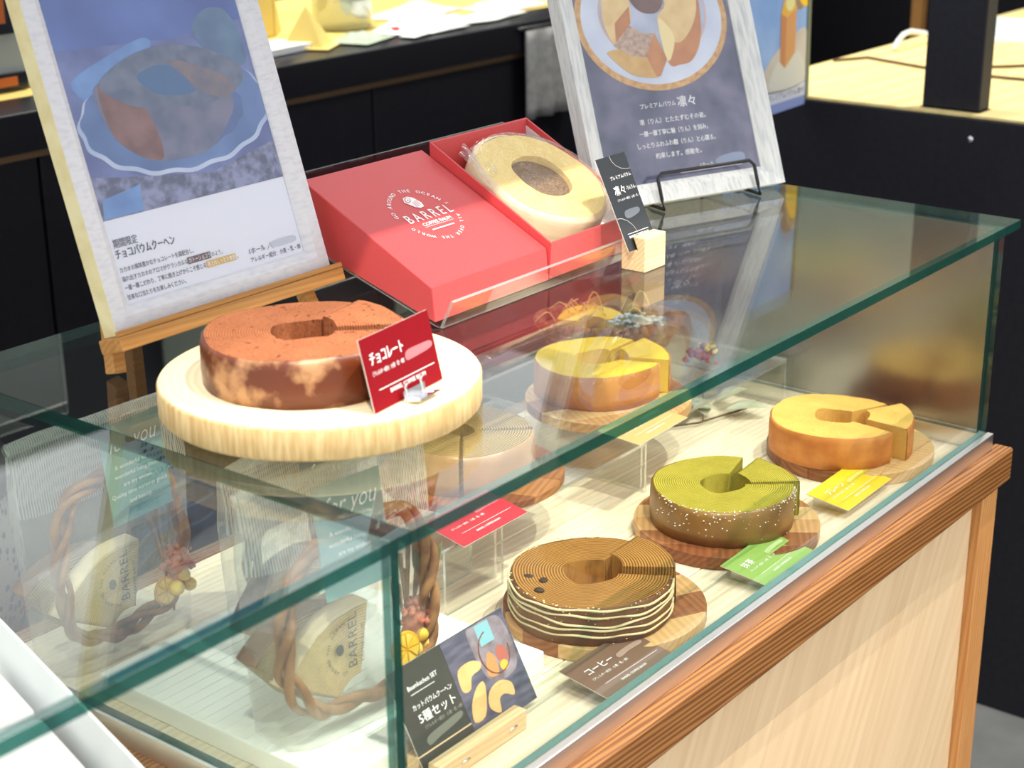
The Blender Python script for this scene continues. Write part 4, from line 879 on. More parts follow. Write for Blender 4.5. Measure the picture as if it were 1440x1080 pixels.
for i in range(n_):
    a = 2 * PI * i / n_; c_ = Vector((0.089 * math.cos(a), 0.057 * math.sin(a), 0.0485)); tg = Vector((-0.089 * math.sin(a), 0.057 * math.cos(a), 0)).normalized()
    b.ball(c_, 0.0068, 7, 4, 0, (0.9, 0.9, 1.0))
b.build('braided_rim', M['basket'], bk)
def arc_slice(name, label, cat, loc, rz, sponge, crust, ri=0.02, ro=0.052, h=0.02, a0=20, a1=160, tilt=0.0, group=None):
    t = ring_cake(name, label, cat, (0, 0), 0, a0, a1, ri, ro, h, sponge, crust, seed=hash(label) % 97, group=group)
    t.matrix_world = Matrix.Translation((loc[0], loc[1], loc[2] + Z0)) @ Matrix.Rotation(rz, 4, 'Z') @ Matrix.Rotation(tilt, 4, 'X'); return t
bm_ = Matrix.Rotation(TH, 2)
def inb(u, v): q = bm_ @ Vector((u, v)); return (bx + q.x, by + q.y)
arc_slice('cake_piece', 'bright yellow cut cake piece lying in the wicker basket', 'cake slice', (*inb(-0.022, -0.022), 0.080), TH, CR['yellow'], CU['yellow'], 0.016, 0.044, 0.018, 10, 170, 0.25, 'pieces in the basket')
arc_slice('cake_piece', 'brown edged cut cake piece at the back of the wicker basket', 'cake slice', (*inb(0.004, 0.018), 0.080), TH, CR['earl'], CU['plain'], 0.016, 0.040, 0.018, 10, 170, 0.4, 'pieces in the basket')
b = MB(); rr = random.Random(4)
for i in range(46):
    u, v = rr.uniform(-0.062, -0.02), rr.uniform(-0.02, 0.018); a = rr.uniform(0, 6.28); l = rr.uniform(0.012, 0.028); z_ = rr.uniform(0.040, 0.066)
    b.tube([(u, v, z_), (u + l * .5 * math.cos(a), v + l * .3 * math.sin(a), z_ + rr.uniform(0, .012)), (u + l * math.cos(a), v + l * .5 * math.sin(a), z_ + rr.uniform(-.008, .008))], 0.0008, 4)
for (u, v, hh, s) in ((-0.066, -0.018, 0.014, -1), (-0.03, 0.0, 0.035, 1), (0.02, -0.02, 0.02, 1), (0.03, 0.02, 0.03, 1)):
    b.tube([(u + 0.026 * s * k_ / 7, v + 0.006 * math.sin(k_), 0.050 + hh * math.sin(PI * k_ / 7)) for k_ in range(8)], 0.0009, 4)
sf = b.build('straw', M['raffia']); sf.location = (bx, by, 0.0442 + Z0); sf.rotation_euler = (0, 0, TH); tag(sf, 'loose straw filling in the wicker basket', 'straw'); sf['kind'] = 'stuff'
b = MB(); rr = random.Random(8)
hy = thing('dried_flower', 'pale blue-white dried hydrangea lying across the wicker basket', 'dried flower', (*inb(0.034, -0.030), 0.0442), TH)
for i in range(70):
    a = rr.uniform(0, 6.28); r_ = rr.uniform(0, 0.030); b.ball((r_ * math.cos(a) * 1.25, r_ * math.sin(a) * .7, 0.053 + rr.uniform(0, 0.014) * (1 - r_ / .04)), rr.uniform(0.003, 0.0055), 5, 3, 0, (1, 1, 0.35), 0.25)
b.build('petals', M['flower_white'], hy)['kind'] = 'stuff'
MB().tube([(0.01, 0, 0.054), (0.03, -0.006, 0.056), (0.052, -0.014, 0.05)], 0.0012, 5).build('stem', M['leafgreen'], hy)
# purple dried flower posy beside the basket
pf = thing('dried_flower', 'small purple dried flower posy on the riser right of the yellow cake', 'dried flower', (-0.098, 0.338, 0.0442))
b = MB(); rr = random.Random(12)
for i in range(26): b.ball((rr.gauss(0, .011), rr.gauss(0, .011), 0.006 + rr.uniform(0, .012)), rr.uniform(.003, .006), 5, 3, 0, (1, 1, .7), .3)
b.build('petals', M['flower_purple'], pf)['kind'] = 'stuff'
b = MB()
for i in range(10): b.ball((0.016 + rr.gauss(0, .006), -0.004 + rr.gauss(0, .006), 0.012 + rr.uniform(0, .008)), .003, 5, 3, 0, (1, 1, .8), .3)
b.build('pale_buds', M['raffia'], pf)['kind'] = 'stuff'
# silver leaf sprig on the deck
lf = thing('leaf_sprig', 'dried sprig of pale silver leaves lying on the deck beside the plain cake', 'leaves', (-0.102, 0.330, DK))
MB().tube([(-0.075, 0.005, 0.004), (-0.04, -0.02, 0.005), (0.01, -0.035, 0.006), (0.042, -0.04, 0.004)], 0.0013, 5).build('twig', M['twig'], lf)
MB().tube([(-0.03, -0.02, 0.005), (0.02, 0.01, 0.010), (0.05, 0.03, 0.008)], 0.0011, 5).build('twig', M['twig'], lf)
def leaf(t, P, L, Wd, rz, tilt, mt, curl=0.2):
    b = MB()
    def fn(u, v):
        wv_ = math.sin(PI * min(1, max(0, u)) ** .8) * Wd / 2; return (u * L, (v - .5) * 2 * wv_, curl * L * (u * (1 - u)) + abs(v - .5) * wv_ * .5)
    b.grid(fn, 8, 5, 0, True); o = b.build('leaf', mt, t, loc=P, rot=(0, -tilt, rz)); sd = o.modifiers.new('thickness', 'SOLIDIFY'); sd.thickness = 0.0004
    return o
rr = random.Random(21)
for i, (x, y) in enumerate(((-0.07, 0.0), (-0.055, 0.02), (-0.03, 0.03), (-0.02, -0.02), (0.0, 0.02), (0.015, -0.03), (0.03, 0.035), (0.04, 0.0), (0.055, 0.04), (-0.01, 0.045), (0.02, 0.055))):
    leaf(lf, (x * .75, y * .8, 0.006), rr.uniform(.042, .062), rr.uniform(.024, .036), rr.uniform(-1.2, 1.4), rr.uniform(.0, .45), M['leafpale'] if i % 4 else M['leafgreen'])

# ================================================================ clear gift bags
rs = thing('white_riser', 'low white riser under the two front gift bags', 'riser', (-0.872, 0.243, DK))
MB().box(-0.133, 0.133, -0.143, 0.143, 0, 0.020).build('platform', plain('white_acrylic', s2l(240, 244, 240), 0.3), rs, 0.0015)
for i in range(22): MB().box(-0.131, 0.131, -0.138 + i * 0.0125, -0.1335 + i * 0.0125, 0.0200, 0.0206).build('reflection_stripe', MATS['white_acrylic'], rs)  # striped reflection of the bags, shaped as thin raised bars
def gift_bag(which, label, c, z, yaw, w_, d_, h_, seed):
    t = thing('gift_bag', label, 'gift bag', (c[0], c[1], z), yaw, 'clear gift bags')
    def fn(v0, v1, grow=0.0):
        def f(u, v):
            a = 2 * PI * u; k_ = v0 + (v1 - v0) * v; hw = w_ / 2 * (0.82 + 0.18 * min(1, k_ * 1.4)) + grow; hd = d_ / 2 * (max(0.0, 1 - k_) ** 0.65) + 0.0018 + grow
            ca, sa = math.cos(a), math.sin(a); x = hw * math.copysign(abs(ca) ** 0.45, ca); y = hd * math.copysign(abs(sa) ** 0.55, sa)
            nn = noise.noise((x * 26 + seed, y * 26, k_ * 5)) * 0.0045 + noise.noise((x * 70 + seed, y * 60, k_ * 14)) * 0.0016
            e = math.sin(PI * min(1, k_ * 1.2)) if k_ < .8 else .5
            return (x + nn * .5 * e, y + nn * e, k_ * h_)
        return f
    b = MB(); b.grid(fn(0.0, 0.70), 72, 18, 0, True, wrap_u=True); nb = len(b.v)
    b.f.append([i * 18 for i in reversed(range(72))]); b.m.append(0); b.sm.append(False)
    b.build('film', M['film'], t)
    b = MB(); b.grid(fn(0.70, 1.0, 0.0003), 72, 10, 0, True, wrap_u=True); b.build('striped_header', M['film_stripe'], t)
    n_ = 14
    b = MB(); b.tube([(-w_ / 2 - 0.004 + (w_ + 0.004) * i / (n_ - 1), -0.004 - 0.003 * math.sin(i * .8 + seed), h_ - 0.003 + 0.0015 * math.sin(i * .9)) for i in range(n_)], 0.0058, 10); b.build('rolled_fold', M['film_stripe'], t)
    return t
def wreath(label, c, z, yaw, rx, rz, zc, seed, n_str=3):
    t = thing('vine_wreath', label, 'wreath', (c[0], c[1], z), yaw, 'vine wreaths')
    for s_ in range(n_str):
        pts = []; rads = []
        for i in range(90):
            a = 2 * PI * i / 90; tw = 5 * a + 2 * PI * s_ / n_str; o1 = 0.0048 * math.cos(tw); o2 = 0.0048 * math.sin(tw)
            jr = 0.003 * math.sin(3 * a + seed + s_) + 0.0018 * math.sin(8 * a + seed * 2)
            sq = 1 + 0.05 * math.cos(4 * a + PI)
            pts.append(((rx + o1 + jr) * math.cos(a) * sq, o2 - 0.002, zc + (rz + o1 + jr) * math.sin(a) * sq)); rads.append(0.0036 + 0.0009 * math.sin(5 * a + s_ * 2 + seed))
        MB().tube(pts, rads, 7, closed=True).build('twig', M['vine'], t)
    return t
SL = plain('pale_cake_face', s2l(232, 206, 146), 0.8, c2=s2l(240, 216, 160), scale=300)
def bag_slice(label, c, z, yaw, sponge, crust, logo, tilt=0.0, a0=60, a1=150):
    t = ring_cake('cake_piece', label, 'cake slice', (0, 0), 0, a0, a1, 0.026, 0.090, 0.020, sponge, crust, seed=int(abs(c[0]) * 1000) % 50, group='cake pieces in bags')
    # stand the sector upright, its broad face towards -y
    t.matrix_world = Matrix.Translation((c[0], c[1], z + Z0)) @ Matrix.Rotation(yaw, 4, 'Z') @ Matrix.Rotation(PI / 2, 4, 'X') @ Matrix.Rotation(tilt, 4, 'Z')
    if logo:
        g = 'text'
        for s_, off, sz in (('BARREL', 0.0, 0.0135), ('COFFEE BAUM', 0.0085, 0.0050)):
            text(s_, sz, M['inkblack'], t, 0.004 + off, 0.036, 0.0222, bold=0.0, rot=PI / 2 - 0.2, spacing=1.1)
        arc_text('GO AROUND THE OCEAN', 0.0, 0.058, 0.022, 250, 95, 0.0042, M['inkblack'], t, z=0.0222)
        flat(ellipse(-10, 60, 4.2, 5.2, 18), 0.0222, M['inkblack'], t, 'barrel_emblem')
    return t
def tagcard(label, P, tilt, yaw, mt, roll=0.0):
    t = thing('greeting_tag', label, 'tag', mat=frame_m(P, tilt, yaw) @ Matrix.Rotation(roll, 4, 'Z'), group='for you tags')
    MB().box(0, 0.068, 0, 0.092, -0.0005, 0).build('sheet', mt, t)
    text('for you', 0.0215, M['ink'], t, 0.034, 0.066, 0.0004, 'CENTER', shear=0.42, bold=-0.006, width=0.054)
    for i, s_ in enumerate(('A wonderful life and', 'wonderful living,these', 'are my wishes.', 'Quality time nurtures grace', 'and beauty.')):
        text(s_, 0.0056, M['ink'], t, 0.034, 0.050 - 0.0085 * i, 0.0004, 'CENTER')
    return t
def flowers(label, c, z, seed, big=True):
    rr = random.Random(seed); t = thing('dried_bouquet', label, 'dried flowers', (c[0], c[1], z), 0, 'dried bouquets in bags')
    for i in range(9):
        dx = rr.uniform(-.02, .02); MB().tube([(0.0, 0, 0.0), (dx * .5, rr.uniform(-.004, .004), .05), (dx, rr.uniform(-.006, .006), .105 + rr.uniform(-.02, .02))], [0.0009, 0.0008, 0.0022], 5).build('grass_stem', M['flower_brown'], t)
    b = MB()
    for i in range(60):
        a = rr.uniform(0, 6.28); p_ = rr.uniform(0, 3.14); r_ = 0.017; b.ball((0.004 + r_ * math.cos(a) * math.sin(p_), -0.006 + r_ * .6 * math.sin(a) * math.sin(p_), 0.052 + r_ * math.cos(p_)), rr.uniform(.0022, .004), 5, 3, 0, (1, 1, 1), .3)
    b.ball((0.004, -0.006, 0.052), 0.014, 10, 6, 0, (1, .6, 1)); b.build('flower_head', M['flower_red'], t)
    for (x, zz, r_) in ((-0.006, 0.030, .0075), (0.010, 0.028, .0065), (0.004, 0.040, .006)): 
        b = MB(); b.ball((x, -0.014, zz), r_, 12, 7); b.build('yellow_bud', M['lemon'], t)
    if big:
        for i, (x, zz, rz_) in enumerate(((0.018, .055, 1.2), (0.020, .08, 1.9), (0.012, .095, 1.4), (0.024, .07, 0.9))):
            leaf(t, (x, -0.004, zz), .045, .010, 0.2, rz_, M['leafgreen'])
    return t
def lemon(label, P, r_, yaw, tilt):
    t = thing('lemon_slice', label, 'lemon slice', (0, 0, 0), 0, 'dried lemon slices')
    t.matrix_world = Matrix.Translation((P[0], P[1], P[2] + Z0)) @ Matrix.Rotation(yaw, 4, 'Z') @ Matrix.Rotation(PI / 2 - tilt, 4, 'X')
    b = MB(); b.lathe([(r_ * .9, 0), (r_, .0008), (r_, .0024), (r_ * .9, .003)], 32); b.build('rind', M['lemonrind'], t)
    for i in range(8):
        a0 = 360 / 8 * i + 4; pts = [(0.10 * r_, 0)] ; pts = [(r_ * .12 * math.cos(math.radians(a0 + 20)), r_ * .12 * math.sin(math.radians(a0 + 20)))] + [(r_ * .84 * math.cos(math.radians(a0 + j * 37 / 4)), r_ * .84 * math.sin(math.radians(a0 + j * 37 / 4))) for j in range(5)]
        MB().prism(pts, 0.003, 0.0036).build('segment', M['lemon'], t)
    return t
# back-left bag
gift_bag(1, 'clear gift bag with rolled top standing at the far back left of the case', (-0.934, 0.452), DK + 0.0004, -0.02, 0.186, 0.066, 0.224, 1.0)
wreath('twisted brown vine ring in the back left gift bag', (-0.934, 0.434), DK, -0.02, 0.070, 0.080, 0.096, 1.0)
bag_slice('pale cake piece stamped BARREL in the back left gift bag', (-0.920, 0.462), DK + 0.006, 0.0, crumb('bag_sponge_1', s2l(206, 176, 116), s2l(236, 210, 152), rings=120, amt=.6), MATS['cream_crust'], True, 0.18, 70, 140)
bag_slice('brown cake piece behind the vine in the back left gift bag', (-0.960, 0.4835), DK + 0.006, 0.0, CR['earl'], CU['coffee'], False, 0.0, 60, 130)
flowers('dried grass and pink flower bouquet in the back left gift bag', (-0.876, 0.436), DK + 0.012, 31, False)
lemon('dried lemon slice in the back left gift bag', (-0.893, 0.4270, DK + 0.042), 0.0135, 0.05, 0.15)
tagcard('grey-green for you tag on the back left gift bag', (-0.953, 0.4130, 0.112), 1.48, 0.0, M['teal'], 0.03)
# middle bag
gift_bag(2, 'clear striped gift bag half hidden behind the front gift bag', (-0.842, 0.292), 0.0012, 0.02, 0.190, 0.060, 0.190, 2.0)
wreath('twisted brown vine ring in the half hidden middle gift bag', (-0.842, 0.292), 0.0, 0.02, 0.068, 0.070, 0.088, 2.0)
bag_slice('brown cake piece in the half hidden middle gift bag', (-0.868, 0.290), 0.006, 0.1, CR['earl'], CU['coffee'], False)
tagcard('blue for you tag on the middle gift bag', (-0.870, 0.2500, 0.098), 1.45, 0.02, M['bluetag'], 0.02)
# front bag
gift_bag(3, 'clear gift bag nearest the front glass with yellow lemon', (-0.918, 0.176), 0.0012, -0.12, 0.190, 0.070, 0.222, 3.0)
wreath('twisted brown vine ring in the front gift bag', (-0.918, 0.154), 0.0, -0.12, 0.080, 0.084, 0.097, 3.0)
bag_slice('pale cake piece stamped BARREL in the front gift bag', (-0.912, 0.182), 0.008, -0.06, crumb('bag_sponge_3', s2l(206, 170, 100), s2l(240, 212, 150), rings=120, amt=.6), MATS['cream_crust'], True, 0.18, 70, 140)
bag_slice('brown cake piece behind the vine in the front gift bag', (-0.950, 0.2045), 0.008, 0.0, CR['earl'], CU['coffee'], False, 0.0, 60, 130)
flowers('dried grass, pink flower and yellow bud bouquet in the front gift bag', (-0.858, 0.157), 0.012, 33, True)
lemon('dried lemon slice in the front gift bag', (-0.882, 0.1380, 0.052), 0.0155, -0.1, 0.15)
tagcard('pale green for you tag on the front gift bag', (-0.972, 0.1350, 0.132), 1.42, -0.12, M['teal'], 0.0)

# set card in a wooden holder
PS = (-0.9365, 0.0705, -0.0140)
sc_t = thing('set_card', 'postcard sign with photo and white lettering for a set of five cakes', 'card', mat=frame_m(PS, 1.08, 0.0) @ Matrix.Diagonal((1.0, 0.86, 1.0, 1.0)))
MB().box(0, 0.148, 0, 0.098, -0.001, 0, [0, 0, 1, 1, 1, 1]).build('sheet', [plain('set_card_black', s2l(58, 56, 46), 0.5), M['cardedge']], sc_t)
photo = plain('set_photo_slate', s2l(64, 64, 82), 0.5, c2=s2l(104, 100, 118), scale=30, stretch=(1, 4, 1))
flat([(66, 0.5), (147.5, 0.5), (147.5, 97.5), (66, 97.5)], 0.0003, photo, sc_t, 'printed_photo')
text('Baumkuchen SET', 0.0062, M['ink'], sc_t, 0.0155, 0.074, 0.0004, bold=0.01, width=0.036)
bar(sc_t, 17, 46, 69.5, 0.6, M['ink'])
text('カットバウムクーヘン', 0.0062, M['ink'], sc_t, 0.0130, 0.0555, 0.0004, bold=0.01, width=0.048)
text('5種セット', 0.0112, M['ink'], sc_t, 0.0150, 0.0420, 0.0004, bold=0.008, width=0.045)
text('（アレルギー成分：小麦・乳・卵）', 0.0040, blurc('blur_set1', (150, 146, 136)), sc_t, 0.0165, 0.0350, 0.0004, bold=0.012, width=0.046)
flat(smooth_poly([(16, 20), (30, 22), (58, 26), (60, 32), (40, 31), (17, 28)], 4), 0.0004, blurc('blur_set2', (124, 120, 106)), sc_t, 'blurred_price')
flat(smooth_poly([(98, 92), (108, 96), (132, 96), (143, 88), (145, 60), (138, 38), (112, 36), (100, 52)], 4), 0.0004, plain('printed_bag', s2l(150, 140, 150), 0.5, c2=s2l(112, 96, 100), scale=60), sc_t, 'printed_bag')
flat([(109, 74), (127, 74), (127, 95), (109, 95)], 0.0005, plain('printed_tag', s2l(128, 180, 190), 0.5), sc_t, 'printed_tag')
MB().tube([((121 + 18 * math.cos(a)) / 1000, (64 + 22 * math.sin(a)) / 1000, 0.0004) for a in [math.radians(100 + 260 * i / 20) for i in range(21)]], 0.0007, 5).build('printed_vine', plain('printed_vine', s2l(120, 60, 40), 0.6), sc_t)
flat(smooth_poly([(104, 48), (112, 66), (119, 60), (118, 44), (110, 42)], 3), 0.0005, plain('printed_piece', s2l(196, 140, 84), 0.5), sc_t, 'printed_piece')
flat(ellipse(128, 58, 7, 9, 16), 0.0005, plain('printed_flower', s2l(176, 96, 80), 0.5), sc_t, 'printed_flower'); flat(ellipse(126, 47, 5, 5, 16), 0.0006, plain('printed_bud', s2l(240, 180, 60), 0.5), sc_t, 'printed_flower')
pcs = plain('printed_cake_piece', s2l(240, 188, 124), 0.5, c2=s2l(230, 172, 104), scale=60)
flat(smooth_poly([(70, 52), (74, 66), (90, 68), (101, 62), (98, 56), (86, 54), (80, 44), (72, 44)], 3), 0.0005, pcs, sc_t, 'printed_piece')
flat(smooth_poly([(70, 14), (74, 30), (86, 42), (96, 44), (94, 32), (84, 14)], 3), 0.0005, pcs, sc_t, 'printed_piece')
flat(smooth_poly([(92, 18), (98, 32), (114, 36), (126, 28), (124, 16), (114, 22), (106, 20), (102, 8)], 3), 0.0005, pcs, sc_t, 'printed_piece')
hd = thing('card_holder', 'narrow slotted beech strip holding the set card', 'card holder', (-0.9375, 0.058, DK + 0.0003))
MB().box(0.0, 0.112, -0.0045, 0.0085, 0, 0.0185).build('front_bar', M['beech'], hd, 0.0012)
MB().box(0.0, 0.112, 0.0185, 0.031, 0, 0.0185).build('back_bar', M['beech'], hd, 0.0012)
MB().box(0.002, 0.110, 0.0088, 0.0182, 0, 0.004).build('slot_base', M['beech'], hd)
for x in (0.026, 0.088): MB().tube([(x, -0.0048, 0.0095), (x + 0.010, -0.0048, 0.0095)], 0.0010, 6).build('staple', M['steel'], hd)

# white gift box in the neighbouring case
gb = thing('white_gift_box', 'open white gift box with wrapped packets at the lower left corner', 'gift box', (-1.064, 0.455, -0.0212), math.radians(-15.7))
GW, GD, GH = 0.26, 0.40, 0.094
for nm, a in (('wall', (-GW, 0, -0.003, 0)), ('wall', (-GW, 0, -GD, -GD + 0.003)), ('wall', (-0.003, 0, -GD + .0031, -0.0031)), ('wall', (-GW, -GW + 0.003, -GD + .0031, -0.0031))):
    MB().box(a[0], a[1], a[2], a[3], 0.0021, GH).build(nm, M['white'], gb, 0.0006, 1)
MB().box(-GW, 0, -GD, 0, 0, 0.002).build('bottom', M['white'], gb)
for i, (x, y) in enumerate(((-0.130, -0.09), (-0.130, -0.20), (-0.130, -0.31))):
    pk = thing('wrapped_packet', ('back', 'middle', 'front')[i] + ' white wrapped packet with orange logo in the white box', 'packet', (0, 0, 0), 0, 'packets in the white box')
    pk.matrix_world = gb.matrix_basis @ Matrix.Translation((x, y, 0.0026))
    MB().box(-0.118, 0.118, -0.050, 0.050, 0, 0.056).build('packet', M['tissue'], pk, 0.006, 3)
    arc_text('GO AROUND THE WORLD', 0.0, 0.0, 0.033, 160, 20, 0.007, MATS['orange_panel'], pk, z=0.0566)
    MB().tube([(0.027 * math.cos(math.radians(a)), 0.027 * math.sin(math.radians(a)), 0.0565) for a in range(20, 161, 10)], 0.0009, 5).build('printed_arc', MATS['orange_panel'], pk)
    text('BARREL', 0.014, MATS['orange_panel'], pk, 0, -0.008, 0.0566, 'CENTER')

# ================================================================ things on and by the back counter
KZ = 0.2638
def kthing(name, label, cat, x, y, rz=0.0, group=None, z=KZ): return thing(name, label, cat, (x, y, z), rz, group)
t = kthing('paper_carrier', 'large yellow kraft paper carrier on the kitchen counter', 'paper bag', 0.40, 1.76, 0.12)
MB().box(-0.17, 0.13, -0.06, 0.08, 0, 0.30).build('body', M['kraft'], t, 0.004)
MB().hexa([(0.132, -0.06, 0), (0.20, -0.02, 0), (0.19, 0.06, 0), (0.132, 0.08, 0), (0.132, -0.06, .10), (0.15, -0.03, .16), (0.15, 0.05, .16), (0.132, 0.08, .10)]).build('side_gusset', M['kraft'], t, 0.002)
t = kthing('folded_carton', 'folded yellow carton corner standing by the kraft carrier', 'carton', 0.485, 1.565, 0.5)
MB().add([(-0.035, -0.03, 0), (0.045, -0.03, 0), (0.05, 0.04, 0), (-0.03, 0.05, 0), (0.0, 0.01, 0.075)], [(3, 2, 1, 0), (0, 1, 4), (1, 2, 4), (2, 3, 4), (3, 0, 4)]).build('peak', M['kraft'], t)
MB().box(-0.05, 0.06, -0.045, 0.055, 0.0, 0.002).build('flap', M['kraft'], t)
t = kthing('paper_stack', 'white paper stack lying in front of the kraft carrier', 'paper', 0.375, 1.585, 0.10)
for i in range(4): MB().box(-0.12 + .004 * i, 0.075 + .004 * i, -0.05, 0.035, 0.003 * i, 0.003 * i + 0.0024).build('sheet', M['white'], t)
t = kthing('glass_pitcher', 'clear glass pitcher on the kitchen counter', 'pitcher', 0.70, 1.69)
b = MB(); b.lathe([(0.052, 0.0), (0.060, 0.006), (0.062, 0.08), (0.056, 0.16), (0.060, 0.19), (0.058, 0.19), (0.054, 0.16), (0.060, 0.08), (0.057, 0.009), (0.0, 0.009)], 32, close_bot=True); b.build('vessel', M['acryl_edge'], t)
b = MB(); b.lathe([(0.0, 0.010), (0.0565, 0.010), (0.0595, 0.075), (0.0, 0.075)], 28); b.build('contents', M['raffia'], t)
MB().tube([(0.060, 0, 0.15), (0.10, 0, 0.14), (0.105, 0, 0.08), (0.063, 0, 0.05)], 0.006, 8).build('handle', M['acryl_edge'], t)
t = kthing('plastic_packet', 'crumpled clear green packet on the kitchen counter', 'packet', 0.60, 1.545, 0.3)
def crump(nu, nv, sx, sy, hz, sd): return lambda u, v: ((u - .5) * sx, (v - .5) * sy, 0.002 + hz * max(0, math.sin(PI * u) * math.sin(PI * v)) * (0.6 + 0.8 * noise.noise((u * 4 + sd, v * 4, sd))))
b = MB(); b.grid(crump(14, 12, .13, .09, .02, 2.0), 14, 12); b.build('film', plain('pale_green_film', s2l(176, 190, 170), 0.25), t)
wl_ = ['crumpled white napkin nearest the pitcher', 'white napkin with raised corner at counter edge', 'flat white paper at the middle of the kitchen counter', 'curled white paper left of the cake plate poster', 'folded white cloth far along the kitchen counter', 'white paper sheet behind the napkins', 'thin white receipt slip at the counter edge']
for i, (x, y, sx, sy, hz, rz) in enumerate(((0.735, 1.56, .13, .10, .030, .3), (0.80, 1.515, .14, .055, .016, .1), (0.89, 1.565, .16, .10, .022, -.2), (1.03, 1.56, .15, .09, .025, .2), (1.16, 1.63, .20, .12, .030, .1), (0.95, 1.72, .24, .14, .028, .3), (0.70, 1.495, .07, .035, .006, .25))):
    t = kthing('paper_napkin', wl_[i], 'napkin', x, y, rz, 'white papers on the kitchen counter')
    b = MB(); b.grid(crump(14, 12, sx, sy, hz, 3.0 + i * 1.7), 14, 12); o = b.build('sheet', M['whitedish'], t); sd = o.modifiers.new('thickness', 'SOLIDIFY'); sd.thickness = 0.001; sd.offset = 1
t = kthing('red_cap', 'small red cap beside the white papers', 'cap', 0.700, 1.548)
b = MB(); b.lathe([(0.011, 0.0), (0.012, 0.004), (0.011, 0.012), (0.007, 0.014), (0.0, 0.014)], 20); b.build('cap', M['redcard2'], t)
# towel hanging on the counter front
tw = thing('hand_towel', 'grey-white hand towel hanging on the black kitchen counter front', 'towel', (0.985, 1.447, 0.060))
b = MB(); b.grid(lambda u, v: (u * 0.175, -0.006 - 0.008 * math.sin(u * 17) * (0.35 + .65 * (1 - v)) - 0.003, v * 0.185), 26, 8); o = b.build('front_fold', M['towel'], tw); sd = o.modifiers.new('thickness', 'SOLIDIFY'); sd.thickness = 0.004
MB().tube([(-0.02, -0.004, 0.190), (0.20, -0.004, 0.190)], 0.004, 8).build('towel_bar', M['wire'], tw)
# grey machine with dark windows at far left
mc = thing('display_cooler', 'pale grey cooler with dark windows and orange interior at top left', 'cooler', (-0.62, 1.60, KZ))
MB().box(0, 0.515, 0.02, 0.40, 0, 0.55).build('cabinet', M['chrome'], mc, 0.006)
for (x0, x1, z0, z1) in ((0.05, 0.494, 0.004, 0.030), (0.05, 0.482, 0.092, 0.40)):
    MB().box(x0, x1, 0.010, 0.0196, z0, z1).build('window_pane', M['darkpane'], mc, 0.002); MB().box(x0 + 0.05, x1 - 0.024, 0.006, 0.0098, z0 + 0.006 + (0.012 if z0 > .05 else 0), z1 - 0.006).build('orange_panel', M['orangeglow'], mc)  # orange glow inside the windows drawn as plain coloured panels
# ---- on the right counter
CZT = 0.2278
t = thing('white_cable', 'thick white cable arching on the right wooden counter', 'cable', (1.264, 0.745, CZT))
MB().tube([(0, 0, 0.007), (0.03, 0.006, 0.018), (0.07, 0.014, 0.026), (0.11, 0.018, 0.027), (0.15, 0.006, 0.020), (0.17, -0.004, 0.008)], 0.0055, 8).build('cord', M['whitedish'], t)
for i, (lab, pts) in enumerate((('thin dark cable crossing the right counter behind the black post', ((1.09, 0.785), (1.16, .75), (1.11, .61), (1.20, .50), (1.32, .40), (1.7, .15))), ('thin dark cable crossing the right counter near its front edge', ((1.03, .56), (1.087, .465), (1.088, .411), (1.25, .2), (1.5, 0.0))))):
    t = thing('thin_cable', lab, 'cable', (pts[0][0], pts[0][1], CZT), 0, 'dark cables on the right counter')
    q = [(p[0] - pts[0][0], p[1] - pts[0][1], 0.003) for p in pts]; sm = []
    for j in range(len(q) - 1):
        for k_ in range(6): s_ = k_ / 6; sm.append(tuple(q[j][c] * (1 - s_) + q[j + 1][c] * s_ for c in range(3)))
    MB().tube(sm + [q[-1]], 0.0028, 6).build('cord', M['twig'], t)
t = thing('paper_sheets', 'white and blue papers lying on the right counter', 'paper', (1.62, 0.58, CZT), 0.4)
MB().box(-0.10, 0.16, -0.14, 0.14, 0, 0.010).build('sheet', M['white'], t, 0.002); MB().box(-0.06, 0.2, -0.10, 0.15, 0.0105, 0.014).build('sheet', plain('light_blue_sheet', s2l(206, 222, 232), 0.6), t)
# dark shelving units far right behind the counter, with a wooden chair back
for i, (x, y, hh, c_) in enumerate(((1.95, 1.80, 0.75, 'darkwall'), (2.45, 2.0, 0.9, 'black'), (2.95, 2.2, 1.0, 'partition'))):
    t = thing('tall_cabinet', ('dark brown', 'black', 'charcoal')[i] + ' tall cabinet in the shade behind the right counter', 'cabinet', (x, y, FL), 0.0, 'dark cabinets behind the right counter')
    MB().box(0, 0.42, 0, 0.4, 0.0, hh - FL).build('carcass', M[c_], t, 0.004); MB().box(0.01, 0.205, -0.02, -0.0005, 0.05, hh - FL - 0.02).build('door', M[c_], t, 0.003); MB().box(0.215, 0.41, -0.02, -0.0005, 0.05, hh - FL - 0.02).build('door', M[c_], t, 0.003)
t = thing('wooden_chair', 'light wooden chair back standing far behind the right counter', 'chair', (2.87, 1.18, FL), 0.0)
for x in (-0.17, 0.17):
    for y in (-0.17, 0.17): MB().box(x - .016, x + .016, y - .016, y + .016, 0, 0.449 if y < 0 else 1.30).build('leg', M['easel'], t)
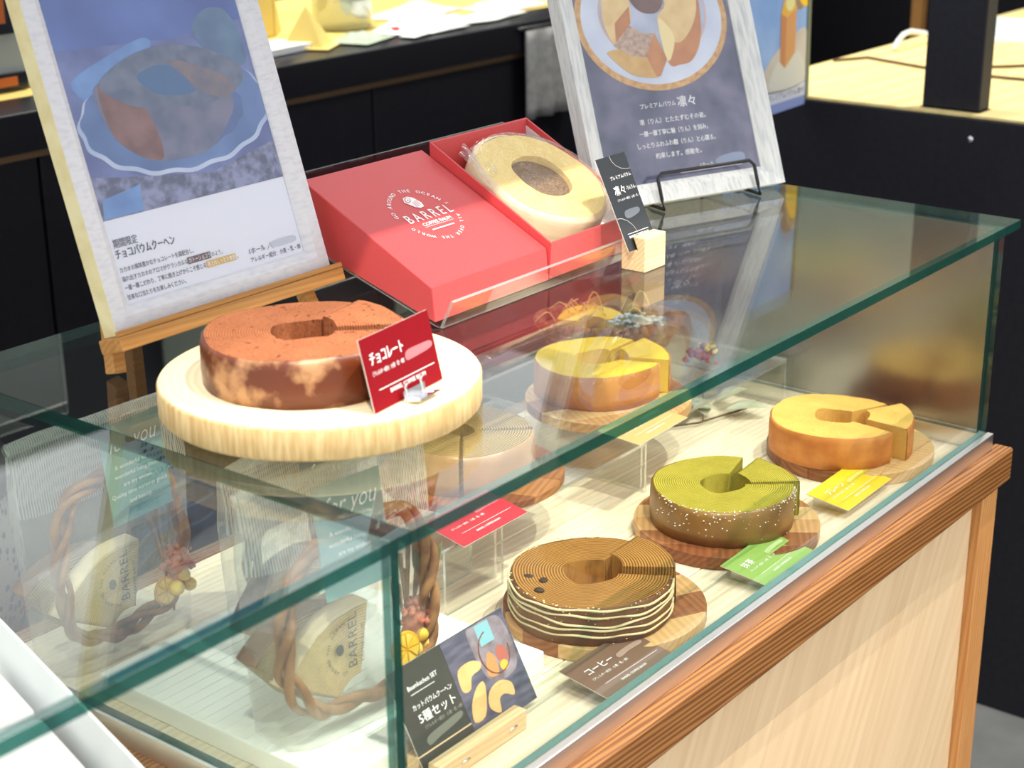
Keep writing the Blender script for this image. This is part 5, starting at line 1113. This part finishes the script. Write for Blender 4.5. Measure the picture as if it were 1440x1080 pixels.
MB().box(-0.2, 0.2, -0.2, 0.2, 0.45, 0.48).build('seat', M['easel'], t, 0.004); MB().box(-0.153, 0.153, 0.16, 0.18, 0.95, 1.27).build('backrest', M['easel'], t, 0.004)
# patterned tin on a stool behind the case, seen through the left end
sx_ = thing('black_stool', 'low black stool behind the left end of the case', 'stool', (-1.00, 0.74, FL))
for x in (-0.12, 0.12):
    for y in (-0.12, 0.12): MB().box(x - .014, x + .014, y - .014, y + .014, 0, 0.664).build('leg', M['black2'], sx_)
MB().box(-0.16, 0.16, -0.15, 0.15, 0.665, 0.69).build('seat', M['black2'], sx_, 0.004)
ti = thing('patterned_tin', 'round pale tin with blue dots and coral flower seen through the left glass', 'tin', (-0.985, 0.735, FL + 0.691))
dots = newmat('dotted_enamel'); mt_, nt_, N_, L_, P_ = dots
tc_ = N_.new('ShaderNodeTexCoord'); vo_ = N_.new('ShaderNodeTexVoronoi'); vo_.inputs['Scale'].default_value = 90; L_.new(tc_.outputs['Object'], vo_.inputs['Vector'])
cr_ = N_.new('ShaderNodeValToRGB'); cr_.color_ramp.elements[0].position = 0.30; cr_.color_ramp.elements[0].color = c4(s2l(110, 126, 160)); cr_.color_ramp.elements[1].position = 0.42; cr_.color_ramp.elements[1].color = c4(s2l(196, 198, 200)); L_.new(vo_.outputs['Distance'], cr_.inputs[0]); L_.new(cr_.outputs[0], P_.inputs['Base Color'])
b = MB(); b.lathe([(0.11, 0.0), (0.125, 0.01), (0.13, 0.10), (0.125, 0.19), (0.115, 0.20), (0.0, 0.20)], 40); b.build('body', mt_, ti)
b = MB(); b.lathe([(0.128, 0.185), (0.131, 0.185), (0.131, 0.20), (0.118, 0.206), (0.0, 0.206)], 40, close_bot=False); b.build('lid', M['black2'], ti)
b = MB()
for i in range(5): b.ball((0.122 * math.cos(-.75) + .012 * math.cos(i * 1.257) * .7, 0.122 * math.sin(-.75) + .012 * math.cos(i * 1.257) * .7, 0.06 + .014 * math.sin(i * 1.257)), .010, 8, 5, 0, (1, 1, 1))
b.build('coral_flower', plain('coral', s2l(214, 116, 92), 0.6), ti)
